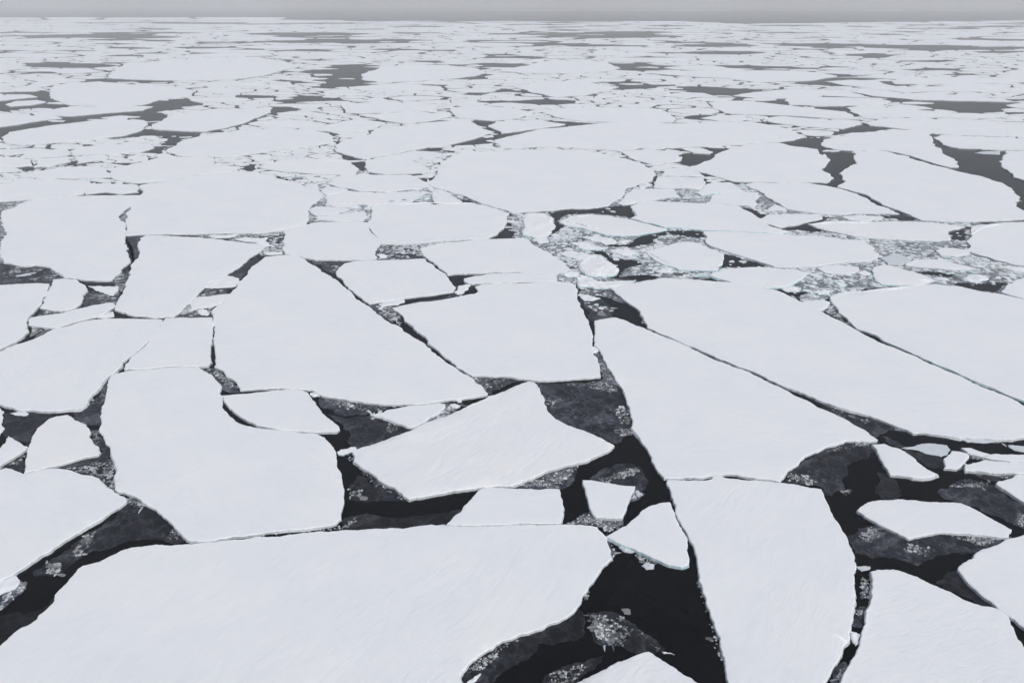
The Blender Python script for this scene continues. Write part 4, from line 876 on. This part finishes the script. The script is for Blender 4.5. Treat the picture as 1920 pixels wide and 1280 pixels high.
def pack_labels(centres, outlines):
    """name each small floe by the traced floe it lies beside, and by which side of it"""
    marks = {}
    for k in NICK:
        pts_ = parse(BIG[k][0])
        xs_ = [max(0, min(1920, p[0])) for p in pts_]
        ys_ = [p[1] for p in pts_]
        marks[k] = (min(xs_), min(ys_), max(xs_), max(ys_))
    def rel(c, b):
        dx = b[0] - c[0] if c[0] < b[0] else c[0] - b[2] if c[0] > b[2] else 0
        dy = b[1] - c[1] if c[1] < b[1] else c[1] - b[3] if c[1] > b[3] else 0
        ver = 'above' if c[1] < (b[1] + b[3]) / 2 else 'below'
        hor = 'left' if c[0] < (b[0] + b[2]) / 2 else 'right'
        fx = (c[0] - b[0]) / max(1, b[2] - b[0])
        if dx > dy * 2.5 or (dx > 0 and dy == 0):
            return 'just %s of' % hor
        if fx < 0.28: return '%s the left end of' % ver
        if fx > 0.72: return '%s the right end of' % ver
        return '%s the middle of' % ver
    out, seen = [], {}
    for c, q in zip(centres, outlines):
        w_ = max(p[0] for p in q) - min(p[0] for p in q)
        h_ = max(p[1] for p in q) - min(p[1] for p in q)
        order = sorted(marks, key=lambda k: max(marks[k][0] - c[0], c[0] - marks[k][2], 0) ** 2 + (3 * max(marks[k][1] - c[1], c[1] - marks[k][3], 0)) ** 2)
        size = 'larger' if w_ > 85 else 'small' if w_ > 45 else 'tiny'
        shape = 'thin' if w_ > 7 * h_ else 'flat' if w_ > 4 * h_ else 'chunky'
        done = None
        for k in order[:3]:
            r_ = rel(c, marks[k])
            for lab in ('%s white floe %s %s' % (size, r_, NICK[k]), '%s %s white floe %s %s' % (size, shape, r_, NICK[k])):
                if lab not in seen:
                    done = lab
                    break
            if done: break
        if not done:
            for word in ('second', 'third', 'fourth', 'fifth', 'sixth', 'seventh'):
                lab = '%s %s floe %s %s, %s from it' % (size, shape, rel(c, marks[order[0]]), NICK[order[0]], word)
                if lab not in seen:
                    done = lab
                    break
        done = done or lab
        seen[done] = 1
        out.append(done)
    return out
# ------------------------------------------------------------------ sea
sea = mesh_obj('sea_water', [(-44000, -2000, 0), (44000, -2000, 0), (44000, 44000, 0), (-44000, 44000, 0)], [(0, 1, 2, 3)], [M['water']])
link(sea, kind='structure')

# ------------------------------------------------------------------ traced floes
ROOTS, NEAR = [], []
for i, ent in enumerate(BIG):
    pts, label = ent[0], ent[1]
    snow = M[ent[2]] if len(ent) > 2 else M['snow']
    px = parse(pts)
    rng = random.Random(100 + i)
    top = 0.62 + rng.uniform(-0.08, 0.10)
    poly = [ground(x, y, top) for x, y in px]
    if area(poly) < 0:
        poly = poly[::-1]
    d = math.hypot(*centroid(poly))
    top_far = top + min(0.5, d * 0.0002)
    register(poly, top_far)
    poly = fractal(poly, rng)
    o = slab('ice_floe', poly, top_far, snow, M['blue'] if 'blue' in label else M['edge'], rng, relief=0.32 if snow is M['rough_snow'] else 0.12)
    link(o, label, 'ice floe', G_BIG)
    ROOTS.append((o, top_far))
    if d < 330: NEAR.append((o, top_far, poly))

# ------------------------------------------------------------------ loose chunks: rough mounds with several facets
def chunk(poly, height, snow, edge, rng):
    c = centroid(poly)
    loc = [(p[0] - c[0], p[1] - c[1]) for p in poly]
    n = len(loc)
    xs = [p[0] for p in loc]
    ys = [p[1] for p in loc]
    R0 = math.sqrt(abs(area(loc)) / math.pi)
    step = max(0.25, R0 / 7)
    pts = [Vector(p) for p in loc]
    y = min(ys)
    while y < max(ys):
        x = min(xs)
        while x < max(xs):
            pts.append(Vector((x + rng.uniform(-0.45, 0.45) * step, y + rng.uniform(-0.45, 0.45) * step)))
            x += step
        y += step
    vo, _, fo, ov, _, _ = delaunay_2d_cdt(pts, [], [list(range(n))], 1, 1e-4)
    used = sorted({k for t in fo for k in t})
    remap = {k: i for i, k in enumerate(used)}
    sd = rng.uniform(0, 300)
    ta = rng.uniform(0, 6.28)
    v = []
    for k in used:
        q = vo[k]
        if any(j < n for j in ov[k]) or not ov[k]:
            z = height * rng.uniform(0.30, 0.5)
        else:
            r = math.hypot(q.x, q.y) / R0
            z = height * (0.62 + 0.18 * (q.x * math.cos(ta) + q.y * math.sin(ta)) / R0 + 0.20 * max(0, 1 - r)
                          + 0.45 * mnoise.fractal(Vector((q.x / R0 * 1.6 + sd, q.y / R0 * 1.6, sd)), 0.9, 2.0, 3)
                          + rng.uniform(-0.04, 0.04))
            z = max(0.12, z)
        v.append((q.x, q.y, z))
    f = [tuple(remap[k] for k in t) for t in fo]
    mi = [0] * len(f)
    ring = {}
    for k in used:
        for j in ov[k]:
            if j < n: ring[j] = remap[k]
    if len(ring) == n:
        m0 = len(v)
        v += [(x * 1.02, y * 1.02, -0.3) for x, y in loc]
        for j in range(n):
            j2 = (j + 1) % n
            f.append((m0 + j, m0 + j2, ring[j2], ring[j]))
            mi.append(1)
    o = mesh_obj('ice_chunk', v, f, [snow, edge], mi)
    o.location = (c[0], c[1], 0)
    return o

for i, (pts, label, h, col) in enumerate(BLOCKS):
    rng = random.Random(900 + i)
    poly = [ground(x, y, h * 0.4) for x, y in parse(pts)]
    if area(poly) < 0:
        poly = poly[::-1]
    poly = fractal(poly, rng, 1.6, 2.5, 4.0)
    link(chunk(poly, h, M[col], M['blue'] if h > 0.55 else M['edge'], rng), label, 'ice chunk', G_BLOCK)
    register(poly, h)

# ------------------------------------------------------------------ young grey ice
for i, (pts, label, tone) in enumerate(THIN):
    rng = random.Random(2000 + i)
    poly = [ground(x, y, 0.0) for x, y in parse(pts)]
    if area(poly) < 0:
        poly = poly[::-1]
    poly = fractal(poly, rng, 2.0, 4.0, 2.0)
    c = centroid(poly)
    zt = 0.020 + 0.0006 * i
    n = len(poly)
    v = [(x - c[0], y - c[1], zt) for x, y in poly] + [(x - c[0], y - c[1], -0.05) for x, y in poly]
    f = [tuple(range(n))] + [(k, n + k, n + (k + 1) % n, (k + 1) % n) for k in range(n)]
    o = mesh_obj('thin_ice_sheet', v, f, [M['thin']])
    o.location = (c[0], c[1], 0)
    o.color = (tone, tone, tone, 1)
    link(o, label, 'thin ice', 'sheets of young grey ice in the leads')

# ------------------------------------------------------------------ power diagram: how a sheet of ice breaks up
def cells(seeds, rad, reach, nmax=28):
    """list of convex cells (or None) for seeds (N,2) with weights rad**2"""
    N = len(seeds)
    g = reach
    grid = {}
    keys = np.floor(seeds / g).astype(int)
    for i, (a, b) in enumerate(map(tuple, keys)):
        grid.setdefault((a, b), []).append(i)
    out = []
    for i in range(N):
        kx, ky = keys[i]
        cand = [j for a in (-2, -1, 0, 1, 2) for b in (-2, -1, 0, 1, 2) for j in grid.get((kx + a, ky + b), ()) if j != i]
        sx, sy = seeds[i]
        cand.sort(key=lambda j: (seeds[j][0] - sx) ** 2 + (seeds[j][1] - sy) ** 2)
        R_ = reach * 1.3
        P = [(sx - R_, sy - R_), (sx + R_, sy - R_), (sx + R_, sy + R_), (sx - R_, sy + R_)]
        for j in cand[:nmax]:
            dx, dy = seeds[j][0] - sx, seeds[j][1] - sy
            dd = dx * dx + dy * dy
            t = 0.5 + (rad[i] ** 2 - rad[j] ** 2) / (2 * dd)
            lim = t * dd
            Q = []
            n = len(P)
            for k in range(n):
                p, q = P[k], P[(k + 1) % n]
                a = (p[0] - sx) * dx + (p[1] - sy) * dy - lim
                b = (q[0] - sx) * dx + (q[1] - sy) * dy - lim
                if a <= 0:
                    Q.append(p)
                if (a < 0 < b) or (b < 0 < a):
                    s = a / (a - b)
                    Q.append((p[0] + (q[0] - p[0]) * s, p[1] + (q[1] - p[1]) * s))
            P = Q
            if len(P) < 3:
                break
        out.append(P if len(P) >= 3 else None)
    return out

def poisson(rng, x0, y0, x1, y1, rfun, tries, by_place=False):
    """dart throwing with a radius of its own for every dart"""
    pts, rad, grid = [], [], {}
    g = rfun(None) * 2
    for _ in range(tries):
        x, y = rng.uniform(x0, x1), rng.uniform(y0, y1)
        r = rfun(rng, y) if by_place else rfun(rng)
        a, b = int(x // g), int(y // g)
        ok = True
        for i in range(a - 1, a + 2):
            for j in range(b - 1, b + 2):
                for k in grid.get((i, j), ()):
                    if (pts[k][0] - x) ** 2 + (pts[k][1] - y) ** 2 < ((rad[k] + r) * 0.82) ** 2:
                        ok = False
                        break
                if not ok: break
            if not ok: break
        if ok:
            grid.setdefault((a, b), []).append(len(pts))
            pts.append((x, y))
            rad.append(r)
    return np.array(pts), np.array(rad)

# ------------------------------------------------------------------ the pack beyond: floes between the traced ones and out to its far edge
LEADS_PX = [parse(s) for s in LEADS]
for k, L in enumerate(LEADS_PX):
    if 48 < max(p[1] for p in L) < 182:      # the far leads are narrow and winding
        my = sum(p[1] for p in L) / len(L)
        LEADS_PX[k] = [(x, my + (y - my) * 0.62) for x, y in L]
LEADS_BB = [(min(p[0] for p in L), min(p[1] for p in L), max(p[0] for p in L), max(p[1] for p in L)) for L in LEADS_PX]

def in_lead(x, y):
    p = pixel(x, y)
    return any(b[0] <= p[0] <= b[2] and b[1] <= p[1] <= b[3] and inside(p, L) for L, b in zip(LEADS_PX, LEADS_BB))

rng = random.Random(5)
D0, D1 = ground(960, 345)[1], ground(960, 37)[1]
U0, U1 = -0.82, 0.82
V0, V1 = math.log(D0), math.log(D1)
RB = 0.015

def rpack(r, v=None):
    if r is None: return 0.0275 * 2.5
    t = max(0.0, min(1.0, (v - V0) / (V1 - V0)))
    return (0.0125 + 0.015 * t) * (0.48 + 2.0 * r.random() ** 2.2)
seeds, rad = poisson(rng, U0 / 1.4, V0, U1 / 1.4, V1, rpack, 90000, True)
P = cells(seeds, rad, 0.0275 * 2.5 * 1.8, 30)
seeds[:, 0] *= 1.4            # floes lie a little wider than deep
P = [c and [(p[0] * 1.4, p[1]) for p in c] for c in P]
pack = []
for (u, v), c in zip(seeds, P):
    if c is None: continue
    cu = sum(p[0] for p in c) / len(c)
    cv = sum(p[1] for p in c) / len(c)
    shrink = 1 - rng.choice((0.025, 0.045, 0.07, 0.11, 0.19))
    w = []
    for p in c:
        pu, pv = cu + (p[0] - cu) * shrink, cv + (p[1] - cv) * shrink
        w.append((math.exp(pv) * pu, math.exp(pv)))
    ctr = (math.exp(cv) * cu, math.exp(cv))
    stray = False
    if in_lead(*ctr):
        ypx = pixel(*ctr)[1]
        if rng.random() > (0.26 if ypx < 178 else 0.04) or ypx < 48: continue
        stray = True           # a loose cake adrift in the lead
        kx, ky = rng.uniform(0.4, 0.95), rng.uniform(0.35, 0.8)
        w = [(ctr[0] + (p[0] - ctr[0]) * kx, ctr[1] + (p[1] - ctr[1]) * ky) for p in w]
    hits = sum(in_lead(*p) for p in w)
    if not stray and hits > 0.45 * len(w): continue
    if hits and not stray:   # pull corners that hang over a lead back to its shore
        for k, p in enumerate(w):
            t = 1.0
            while in_lead(*p) and t > 0.3:
                t -= 0.12
                p = (ctr[0] + (w[k][0] - ctr[0]) * t, ctr[1] + (w[k][1] - ctr[1]) * t)
            w[k] = p
    if rng.random() < 0.035 + 0.06 * (cv - V0) / (V1 - V0): continue
    # how much of it shows
    test = [ctr] + w
    free = [p for p in test if not covered(p)]
    vis = len(free) / len(test)
    if vis < 0.25: continue
    if vis < 1:
        # broken against its bigger neighbours: corners drawn back to clear water
        fx = sum(p[0] for p in free) / len(free)
        fy = sum(p[1] for p in free) / len(free)
        if covered((fx, fy)): continue
        gap = rng.choice((0.0, 0.03, 0.07))
        w2 = []
        for p in w:
            t = 1.0
            while t > 0.2 and covered((fx + (p[0] - fx) * t, fy + (p[1] - fy) * t)):
                t -= 0.06
            if t < 1: t -= gap
            w2.append((fx + (p[0] - fx) * t, fy + (p[1] - fy) * t))
        w = w2
        if abs(area(w)) < 0.15 * (ctr[1] * RB) ** 2: continue
        ctr = (fx, fy)
    # corners worn round
    q = []
    for k in range(len(w)):
        a, b = w[k], w[(k + 1) % len(w)]
        s = rng.uniform(0.05, 0.18)
        q.append((a[0] + (b[0] - a[0]) * s, a[1] + (b[1] - a[1]) * s))
        s = rng.uniform(0.05, 0.18)
        q.append((b[0] + (a[0] - b[0]) * s, b[1] + (a[1] - b[1]) * s))
    if area(q) < 0: q = q[::-1]
    pp = [pixel(*p) for p in q]
    pc = pixel(*ctr)
    onscreen = -40 < pc[0] < 1960
    pack.append((abs(area(pp)) * vis * onscreen, q, ctr, pc))
pack.sort(key=lambda t: -t[0])
NAMED = max(0, 300 - len(BIG))
allv, allf = [], []
LABELS = pack_labels([t[3] for t in pack[:NAMED]], [[pixel(*p) for p in t[1]] for t in pack[:NAMED]])
G_PACK = 'smaller floes of the distant pack'
counter = {}
for i, (a, q, ctr, pc) in enumerate(pack):
    rng = random.Random(5000 + i)
    dist = math.hypot(*ctr)
    q = fractal(q, rng, 1.2, 1.3, 2.5)
    z = 0.26 + 0.00006 * min(dist, 2500) + rng.uniform(0, 0.12)
    if i < NAMED:
        o = slab('ice_floe', q, z, M['snow'], M['edge'], rng, rim=0.08, relief=0.05)
        link(o, LABELS[i], 'ice floe', G_PACK)
    else:
        b = len(allv)
        n = len(q)
        allv += [(x, y, z) for x, y in q] + [(x, y, -0.2) for x, y in q]
        allf.append(tuple(range(b, b + n)))
        allf += [(b + k, b + n + k, b + n + (k + 1) % n, b + (k + 1) % n) for k in range(n)]
# the same pack carries on past both borders of the photograph
rng = random.Random(31)
for x0_, x1_ in ((-420, -20), (20, 420)):
    sd_, rd_ = poisson(rng, x0_, 20, x1_, 480, lambda r: 34.0 if r is None else 6 + 24 * r.random() ** 1.8, 9000)
    for c in cells(sd_, rd_, 70.0, 24):
        if c is None: continue
        cx = sum(p[0] for p in c) / len(c)
        cy = sum(p[1] for p in c) / len(c)
        c = [(cx + (p[0] - cx) * 0.93, cy + (p[1] - cy) * 0.93) for p in c]
        def taken(p):
            q_ = pixel(*p)
            return (-12 < q_[0] < 1932 and q_[1] < 1290) or covered(p)
        if taken((cx, cy)): continue
        w = []
        for p in c:
            t = 1.0
            while t > 0.15 and taken((cx + (p[0] - cx) * t, cy + (p[1] - cy) * t)):
                t -= 0.07
            w.append((cx + (p[0] - cx) * t, cy + (p[1] - cy) * t))
        if abs(area(w)) < 40: continue
        c = w
        if area(c) < 0: c = c[::-1]
        q = fractal(c, rng, 1.2, 2.0, 4.0)
        z = rng.uniform(0.45, 0.65)
        b = len(allv)
        n = len(q)
        allv += [(x, y, z) for x, y in q] + [(x, y, -0.2) for x, y in q]
        allf.append(tuple(range(b, b + n)))
        allf += [(b + k, b + n + k, b + n + (k + 1) % n, b + (k + 1) % n) for k in range(n)]
o = mesh_obj('distant_pack_ice', allv, allf, [M['snow']])
link(o, 'countless small white floes of the pack out to the hazy horizon', 'pack ice', kind='stuff')
print('pack cells', len(pack), 'named', NAMED, 'smallest named px', pack[min(NAMED, len(pack)) - 1][0])

# the strip of ice beyond the open water under the horizon
rng = random.Random(77)
v, f = [], []
for k in range(90):
    x = rng.uniform(900, 2300)
    y = rng.uniform(18.5, 20.6)
    w = rng.uniform(20, 90)
    a, b_ = ground(x, y), ground(x + w, y)
    dd = rng.uniform(150, 500)
    m0 = len(v)
    n = 9
    for t in range(n):
        an = 2 * math.pi * t / n
        r = rng.uniform(0.7, 1.0)
        v.append((a[0] + (b_[0] - a[0]) * (0.5 + 0.5 * r * math.cos(an)), a[1] + dd * r * math.sin(an), 1.0 + k * 0.01))
    for t in range(n):
        v.append((v[m0 + t][0], v[m0 + t][1], -0.3))
    f.append(tuple(range(m0, m0 + n)))
    f += [(m0 + t, m0 + n + t, m0 + n + (t + 1) % n, m0 + (t + 1) % n) for t in range(n)]
o = mesh_obj('far_ice_strip', v, f, [M['snow']])
link(o, 'thin pale strip of ice beyond the dark water under the horizon', 'pack ice', kind='stuff')

# ------------------------------------------------------------------ brash: crushed bits between the floes, nobody could count them
bv, bf, bt = [], [], []

def seg_dist(p, a, b):
    ex, ey = b[0] - a[0], b[1] - a[1]
    t = max(0, min(1, ((p[0] - a[0]) * ex + (p[1] - a[1]) * ey) / (ex * ex + ey * ey + 1e-9)))
    return math.hypot(p[0] - a[0] - ex * t, p[1] - a[1] - ey * t)
for zi, (pts, size, chance, bright) in enumerate(BRASH):
    rng = random.Random(7000 + zi)
    size *= 0.8 if size > 1.5 else 1.45
    bright = min(0.92, bright * 1.12)
    poly = [ground(x, y) for x, y in parse(pts)]
    xs = [p[0] for p in poly]
    ys = [p[1] for p in poly]
    A = abs(area(poly))
    def rb(r, size=size):
        if r is None: return size * 0.5 * 1.9
        return size * 0.5 * (0.30 + 1.60 * r.random() ** (1.9 if size > 0.9 else 2.6))
    box = (max(xs) - min(xs)) * (max(ys) - min(ys))
    tries = int(min(60000, box / (size * size) * 7))
    seeds, rad = poisson(rng, min(xs), min(ys), max(xs), max(ys), rb, tries)
    if len(seeds) < 2: continue
    keep = np.array([inside(s, poly) for s in seeds])
    P = cells(seeds, rad, size * 0.5 * 1.9 * 2.2, 16)
    ph = [rng.uniform(0, 6.28) for _ in range(6)]
    for (x, y), c, k, r in zip(seeds, P, keep, rad):
        if not k or c is None: continue
        cl = (math.sin(x / size * 0.31 + ph[0]) + math.sin(y / size * 0.27 + ph[1]) + math.sin((x + y) / size * 0.16 + ph[2]) + math.sin((x - 1.4 * y) / size * 0.21 + ph[3])) / 4
        near = size < 2.1 and zi > 12
        if rng.random() > chance + 0.55 * cl + (0.22 if near else -0.32 if size > 3 else -0.06): continue
        if size < 2.1 and zi > 12:      # thinning out towards the rim of the patch
            de = min(seg_dist((x, y), poly[t - 1], poly[t]) for t in range(len(poly)))
            if rng.random() > 0.25 + de / (0.22 * math.sqrt(A)): continue
        if in_lead(x, y) and rng.random() < 0.93: continue
        if covered((x, y)): continue
        s = rng.uniform(0.84, 0.97)
        q = []
        for t in range(len(c)):
            a, b = c[t], c[(t + 1) % len(c)]
            for w in (0.22, 0.78):
                q.append((x + (a[0] + (b[0] - a[0]) * w - x) * s, y + (a[1] + (b[1] - a[1]) * w - y) * s))
        h = min(0.35, 0.06 + 0.10 * r * rng.uniform(0.5, 2.0))
        tone = bright * (rng.uniform(0.8, 1.0) if rng.random() < (0.75 if size > 0.9 else 0.5) else rng.uniform(0.3, 0.75))
        if near and rng.random() < 0.68 - 0.4 * cl: tone, h = rng.uniform(0.06, 0.32), 0.06
        m0 = len(bv)
        n = len(q)
        tilt = (rng.gauss(0, 0.05), rng.gauss(0, 0.05))
        bv += [(px_, py_, max(0.05, h + (px_ - x) * tilt[0] + (py_ - y) * tilt[1])) for px_, py_ in q]
        bv += [(px_, py_, -0.05) for px_, py_ in q]
        bf.append(tuple(range(m0, m0 + n)))
        bf += [(m0 + t, m0 + n + t, m0 + n + (t + 1) % n, m0 + (t + 1) % n) for t in range(n)]
        bt += [((tone * 0.76, tone * 0.93, tone) if rng.random() < 0.13 else (tone * 0.91, tone * 0.975, tone * 1.05)) + (1,)] * (2 * n)
# crumbs and small cakes broken off along the floe edges
for root, top, poly in NEAR:
    rng = random.Random(int(abs(root.location.x * 13 + root.location.y * 7)))
    L = 0.0
    ph = rng.uniform(0, 50)
    n0 = len(poly)
    for k in range(n0):
        a, b = poly[k], poly[(k + 1) % n0]
        ln = math.hypot(b[0] - a[0], b[1] - a[1])
        L += ln
        dens = mnoise.fractal(Vector((L * 0.06 + ph, ph, 0)), 1.0, 2.0, 3)
        if dens < 0.08: continue
        ox, oy = (b[1] - a[1]) / (ln + 1e-9), -(b[0] - a[0]) / (ln + 1e-9)
        for _ in range(int(ln * 1.3 * min(1.0, dens * 3) + rng.random() * 0.5)):
            t = rng.random()
            off = 0.15 + abs(rng.gauss(0, 0.55 + 1.2 * dens))
            x, y = a[0] + (b[0] - a[0]) * t + ox * off, a[1] + (b[1] - a[1]) * t + oy * off
            if covered((x, y)): continue
            r = 0.07 + 0.62 * rng.random() ** 4
            n = rng.randint(5, 8)
            p0 = rng.uniform(0, 6)
            st = rng.uniform(0.5, 1.0)
            ca, sa = math.cos(p0), math.sin(p0)
            h = rng.uniform(0.05, 0.10 + 0.4 * r)
            m0 = len(bv)
            q = []
            for w in range(n):
                an = 6.283 * w / n
                rr = r * rng.uniform(0.7, 1.15)
                ex, ey = rr * math.cos(an), rr * st * math.sin(an)
                q.append((x + ex * ca - ey * sa, y + ex * sa + ey * ca))
            bv += [(px_, py_, h) for px_, py_ in q] + [(px_, py_, -0.05) for px_, py_ in q]
            bf.append(tuple(range(m0, m0 + n)))
            bf += [(m0 + w, m0 + n + w, m0 + n + (w + 1) % n, m0 + (w + 1) % n) for w in range(n)]
            tone = rng.uniform(0.35, 0.85)
            bt += [(tone * 0.95, tone * 0.99, tone * 1.03, 1)] * (2 * n)
o = mesh_obj('brash_ice', bv, bf, [M['brash']])
ca = o.data.color_attributes.new('tone', 'FLOAT_COLOR', 'POINT')
ca.data.foreach_set('color', np.array(bt, dtype=np.float32).ravel())
link(o, 'crushed white bits of brash ice filling the gaps between floes', 'brash ice', kind='stuff')
print('brash verts', len(bv))

# ------------------------------------------------------------------ slush: the grey mush that carries the brash in the wide gaps
sv, sf = [], []
k = 0
for pts, size, chance, bright in BRASH:
    if size < 1.5 or size > 4.2: continue
    rng = random.Random(9000 + k)
    poly = [ground(x, y) for x, y in parse(pts)]
    if area(poly) < 0: poly = poly[::-1]
    poly = fractal(poly, rng, 2.0, 5.0, 2.5)
    xs = [p[0] for p in poly]
    ys = [p[1] for p in poly]
    st = max(0.8, math.sqrt(abs(area(poly)) / 9000.0))
    n = len(poly)
    P2 = [Vector(p) for p in poly]
    y = min(ys)
    while y < max(ys):
        x = min(xs)
        while x < max(xs):
            P2.append(Vector((x + rng.uniform(-0.45, 0.45) * st, y + rng.uniform(-0.45, 0.45) * st)))
            x += st
        y += st
    vo, _, fo, _, _, _ = delaunay_2d_cdt(P2, [], [list(range(n))], 1, 1e-4)
    zt = 0.008 + 0.0004 * k
    rim = {}
    for t in fo:
        cx = sum(vo[q].x for q in t) / 3
        cy = sum(vo[q].y for q in t) / 3
        if in_lead(cx, cy): continue
        idx = []
        for q in t:
            if q not in rim:
                rim[q] = len(sv)
                sv.append((vo[q].x, vo[q].y, zt))
            idx.append(rim[q])
        sf.append(tuple(idx))
    k += 1
o = mesh_obj('grey_slush', sv, sf, [M['slush']])
link(o, 'grey slush under the brash in the wide gaps between floes', 'slush', kind='stuff')

# ------------------------------------------------------------------ the air
x0, x1, y0, y1, z0, z1 = -44500, 44500, -2500, 44500, -1.0, HAZE_TOP
v = [(x0, y0, z0), (x1, y0, z0), (x1, y1, z0), (x0, y1, z0), (x0, y0, z1), (x1, y0, z1), (x1, y1, z1), (x0, y1, z1)]
f = [(3, 2, 1, 0), (4, 5, 6, 7), (0, 1, 5, 4), (1, 2, 6, 5), (2, 3, 7, 6), (3, 0, 4, 7)]
hm = bpy.data.materials.new('sea_haze')
hm.use_nodes = True
hn = hm.node_tree.nodes
hn.remove(hn['Principled BSDF'])
pv = hn.new('ShaderNodeVolumePrincipled')
pv.inputs['Color'].default_value = (0.93, 0.96, 0.995, 1)
pv.inputs['Density'].default_value = HAZE_DENSITY
pv.inputs['Anisotropy'].default_value = 0.0
hm.node_tree.links.new(pv.outputs['Volume'], hn['Material Output'].inputs['Volume'])
o = mesh_obj('haze', v, f, [hm])
link(o, kind='stuff')

# ------------------------------------------------------------------ a low ridge of rubble pushed up along some floe edges: part of the floe it lies on
for fi, line, wid, hgt in RIDGES:
    rng = random.Random(300 + fi)
    root, top = ROOTS[fi]
    L = [ground(x, y, top) for x, y in parse(line)]
    rows = []
    for a, b_ in zip(L, L[1:]):
        ln = math.hypot(b_[0] - a[0], b_[1] - a[1])
        ex, ey = (b_[0] - a[0]) / ln, (b_[1] - a[1]) / ln
        for s_ in range(int(ln / 0.45)):
            t = s_ * 0.45 / ln
            rows.append((a[0] + (b_[0] - a[0]) * t - root.location.x, a[1] + (b_[1] - a[1]) * t - root.location.y, -ey, ex))
    v, f = [], []
    nr = len(rows)
    for r_, (x, y, nx, ny) in enumerate(rows):
        env = min(1.0, 6 * r_ / nr, 6 * (nr - 1 - r_) / nr)
        wv = wid * (0.8 + 0.9 * mnoise.noise(Vector((r_ * 0.13, fi * 3.1, wid))))
        for c_ in range(7):
            k = (c_ - 3) / 3
            bump = max(0.0, 0.35 + 1.3 * mnoise.fractal(Vector((r_ * 0.55 + fi, c_ * 0.9, hgt)), 0.7, 2.0, 3))
            z = top - 0.06 + (env * hgt * bump * (1 - k * k) + 0.06 * (1 - abs(k)))
            j = rng.uniform(-0.12, 0.12)
            v.append((x + nx * (k * wv + j) + ny * j, y + ny * (k * wv + j) - nx * j, z))
    for r_ in range(nr - 1):
        for c_ in range(6):
            i0 = r_ * 7 + c_
            f.append((i0, i0 + 7, i0 + 8, i0 + 1))
    o = mesh_obj('rubble_ridge', v, f, [M['rough_snow']])
    o.parent = root
    C.objects.link(o)
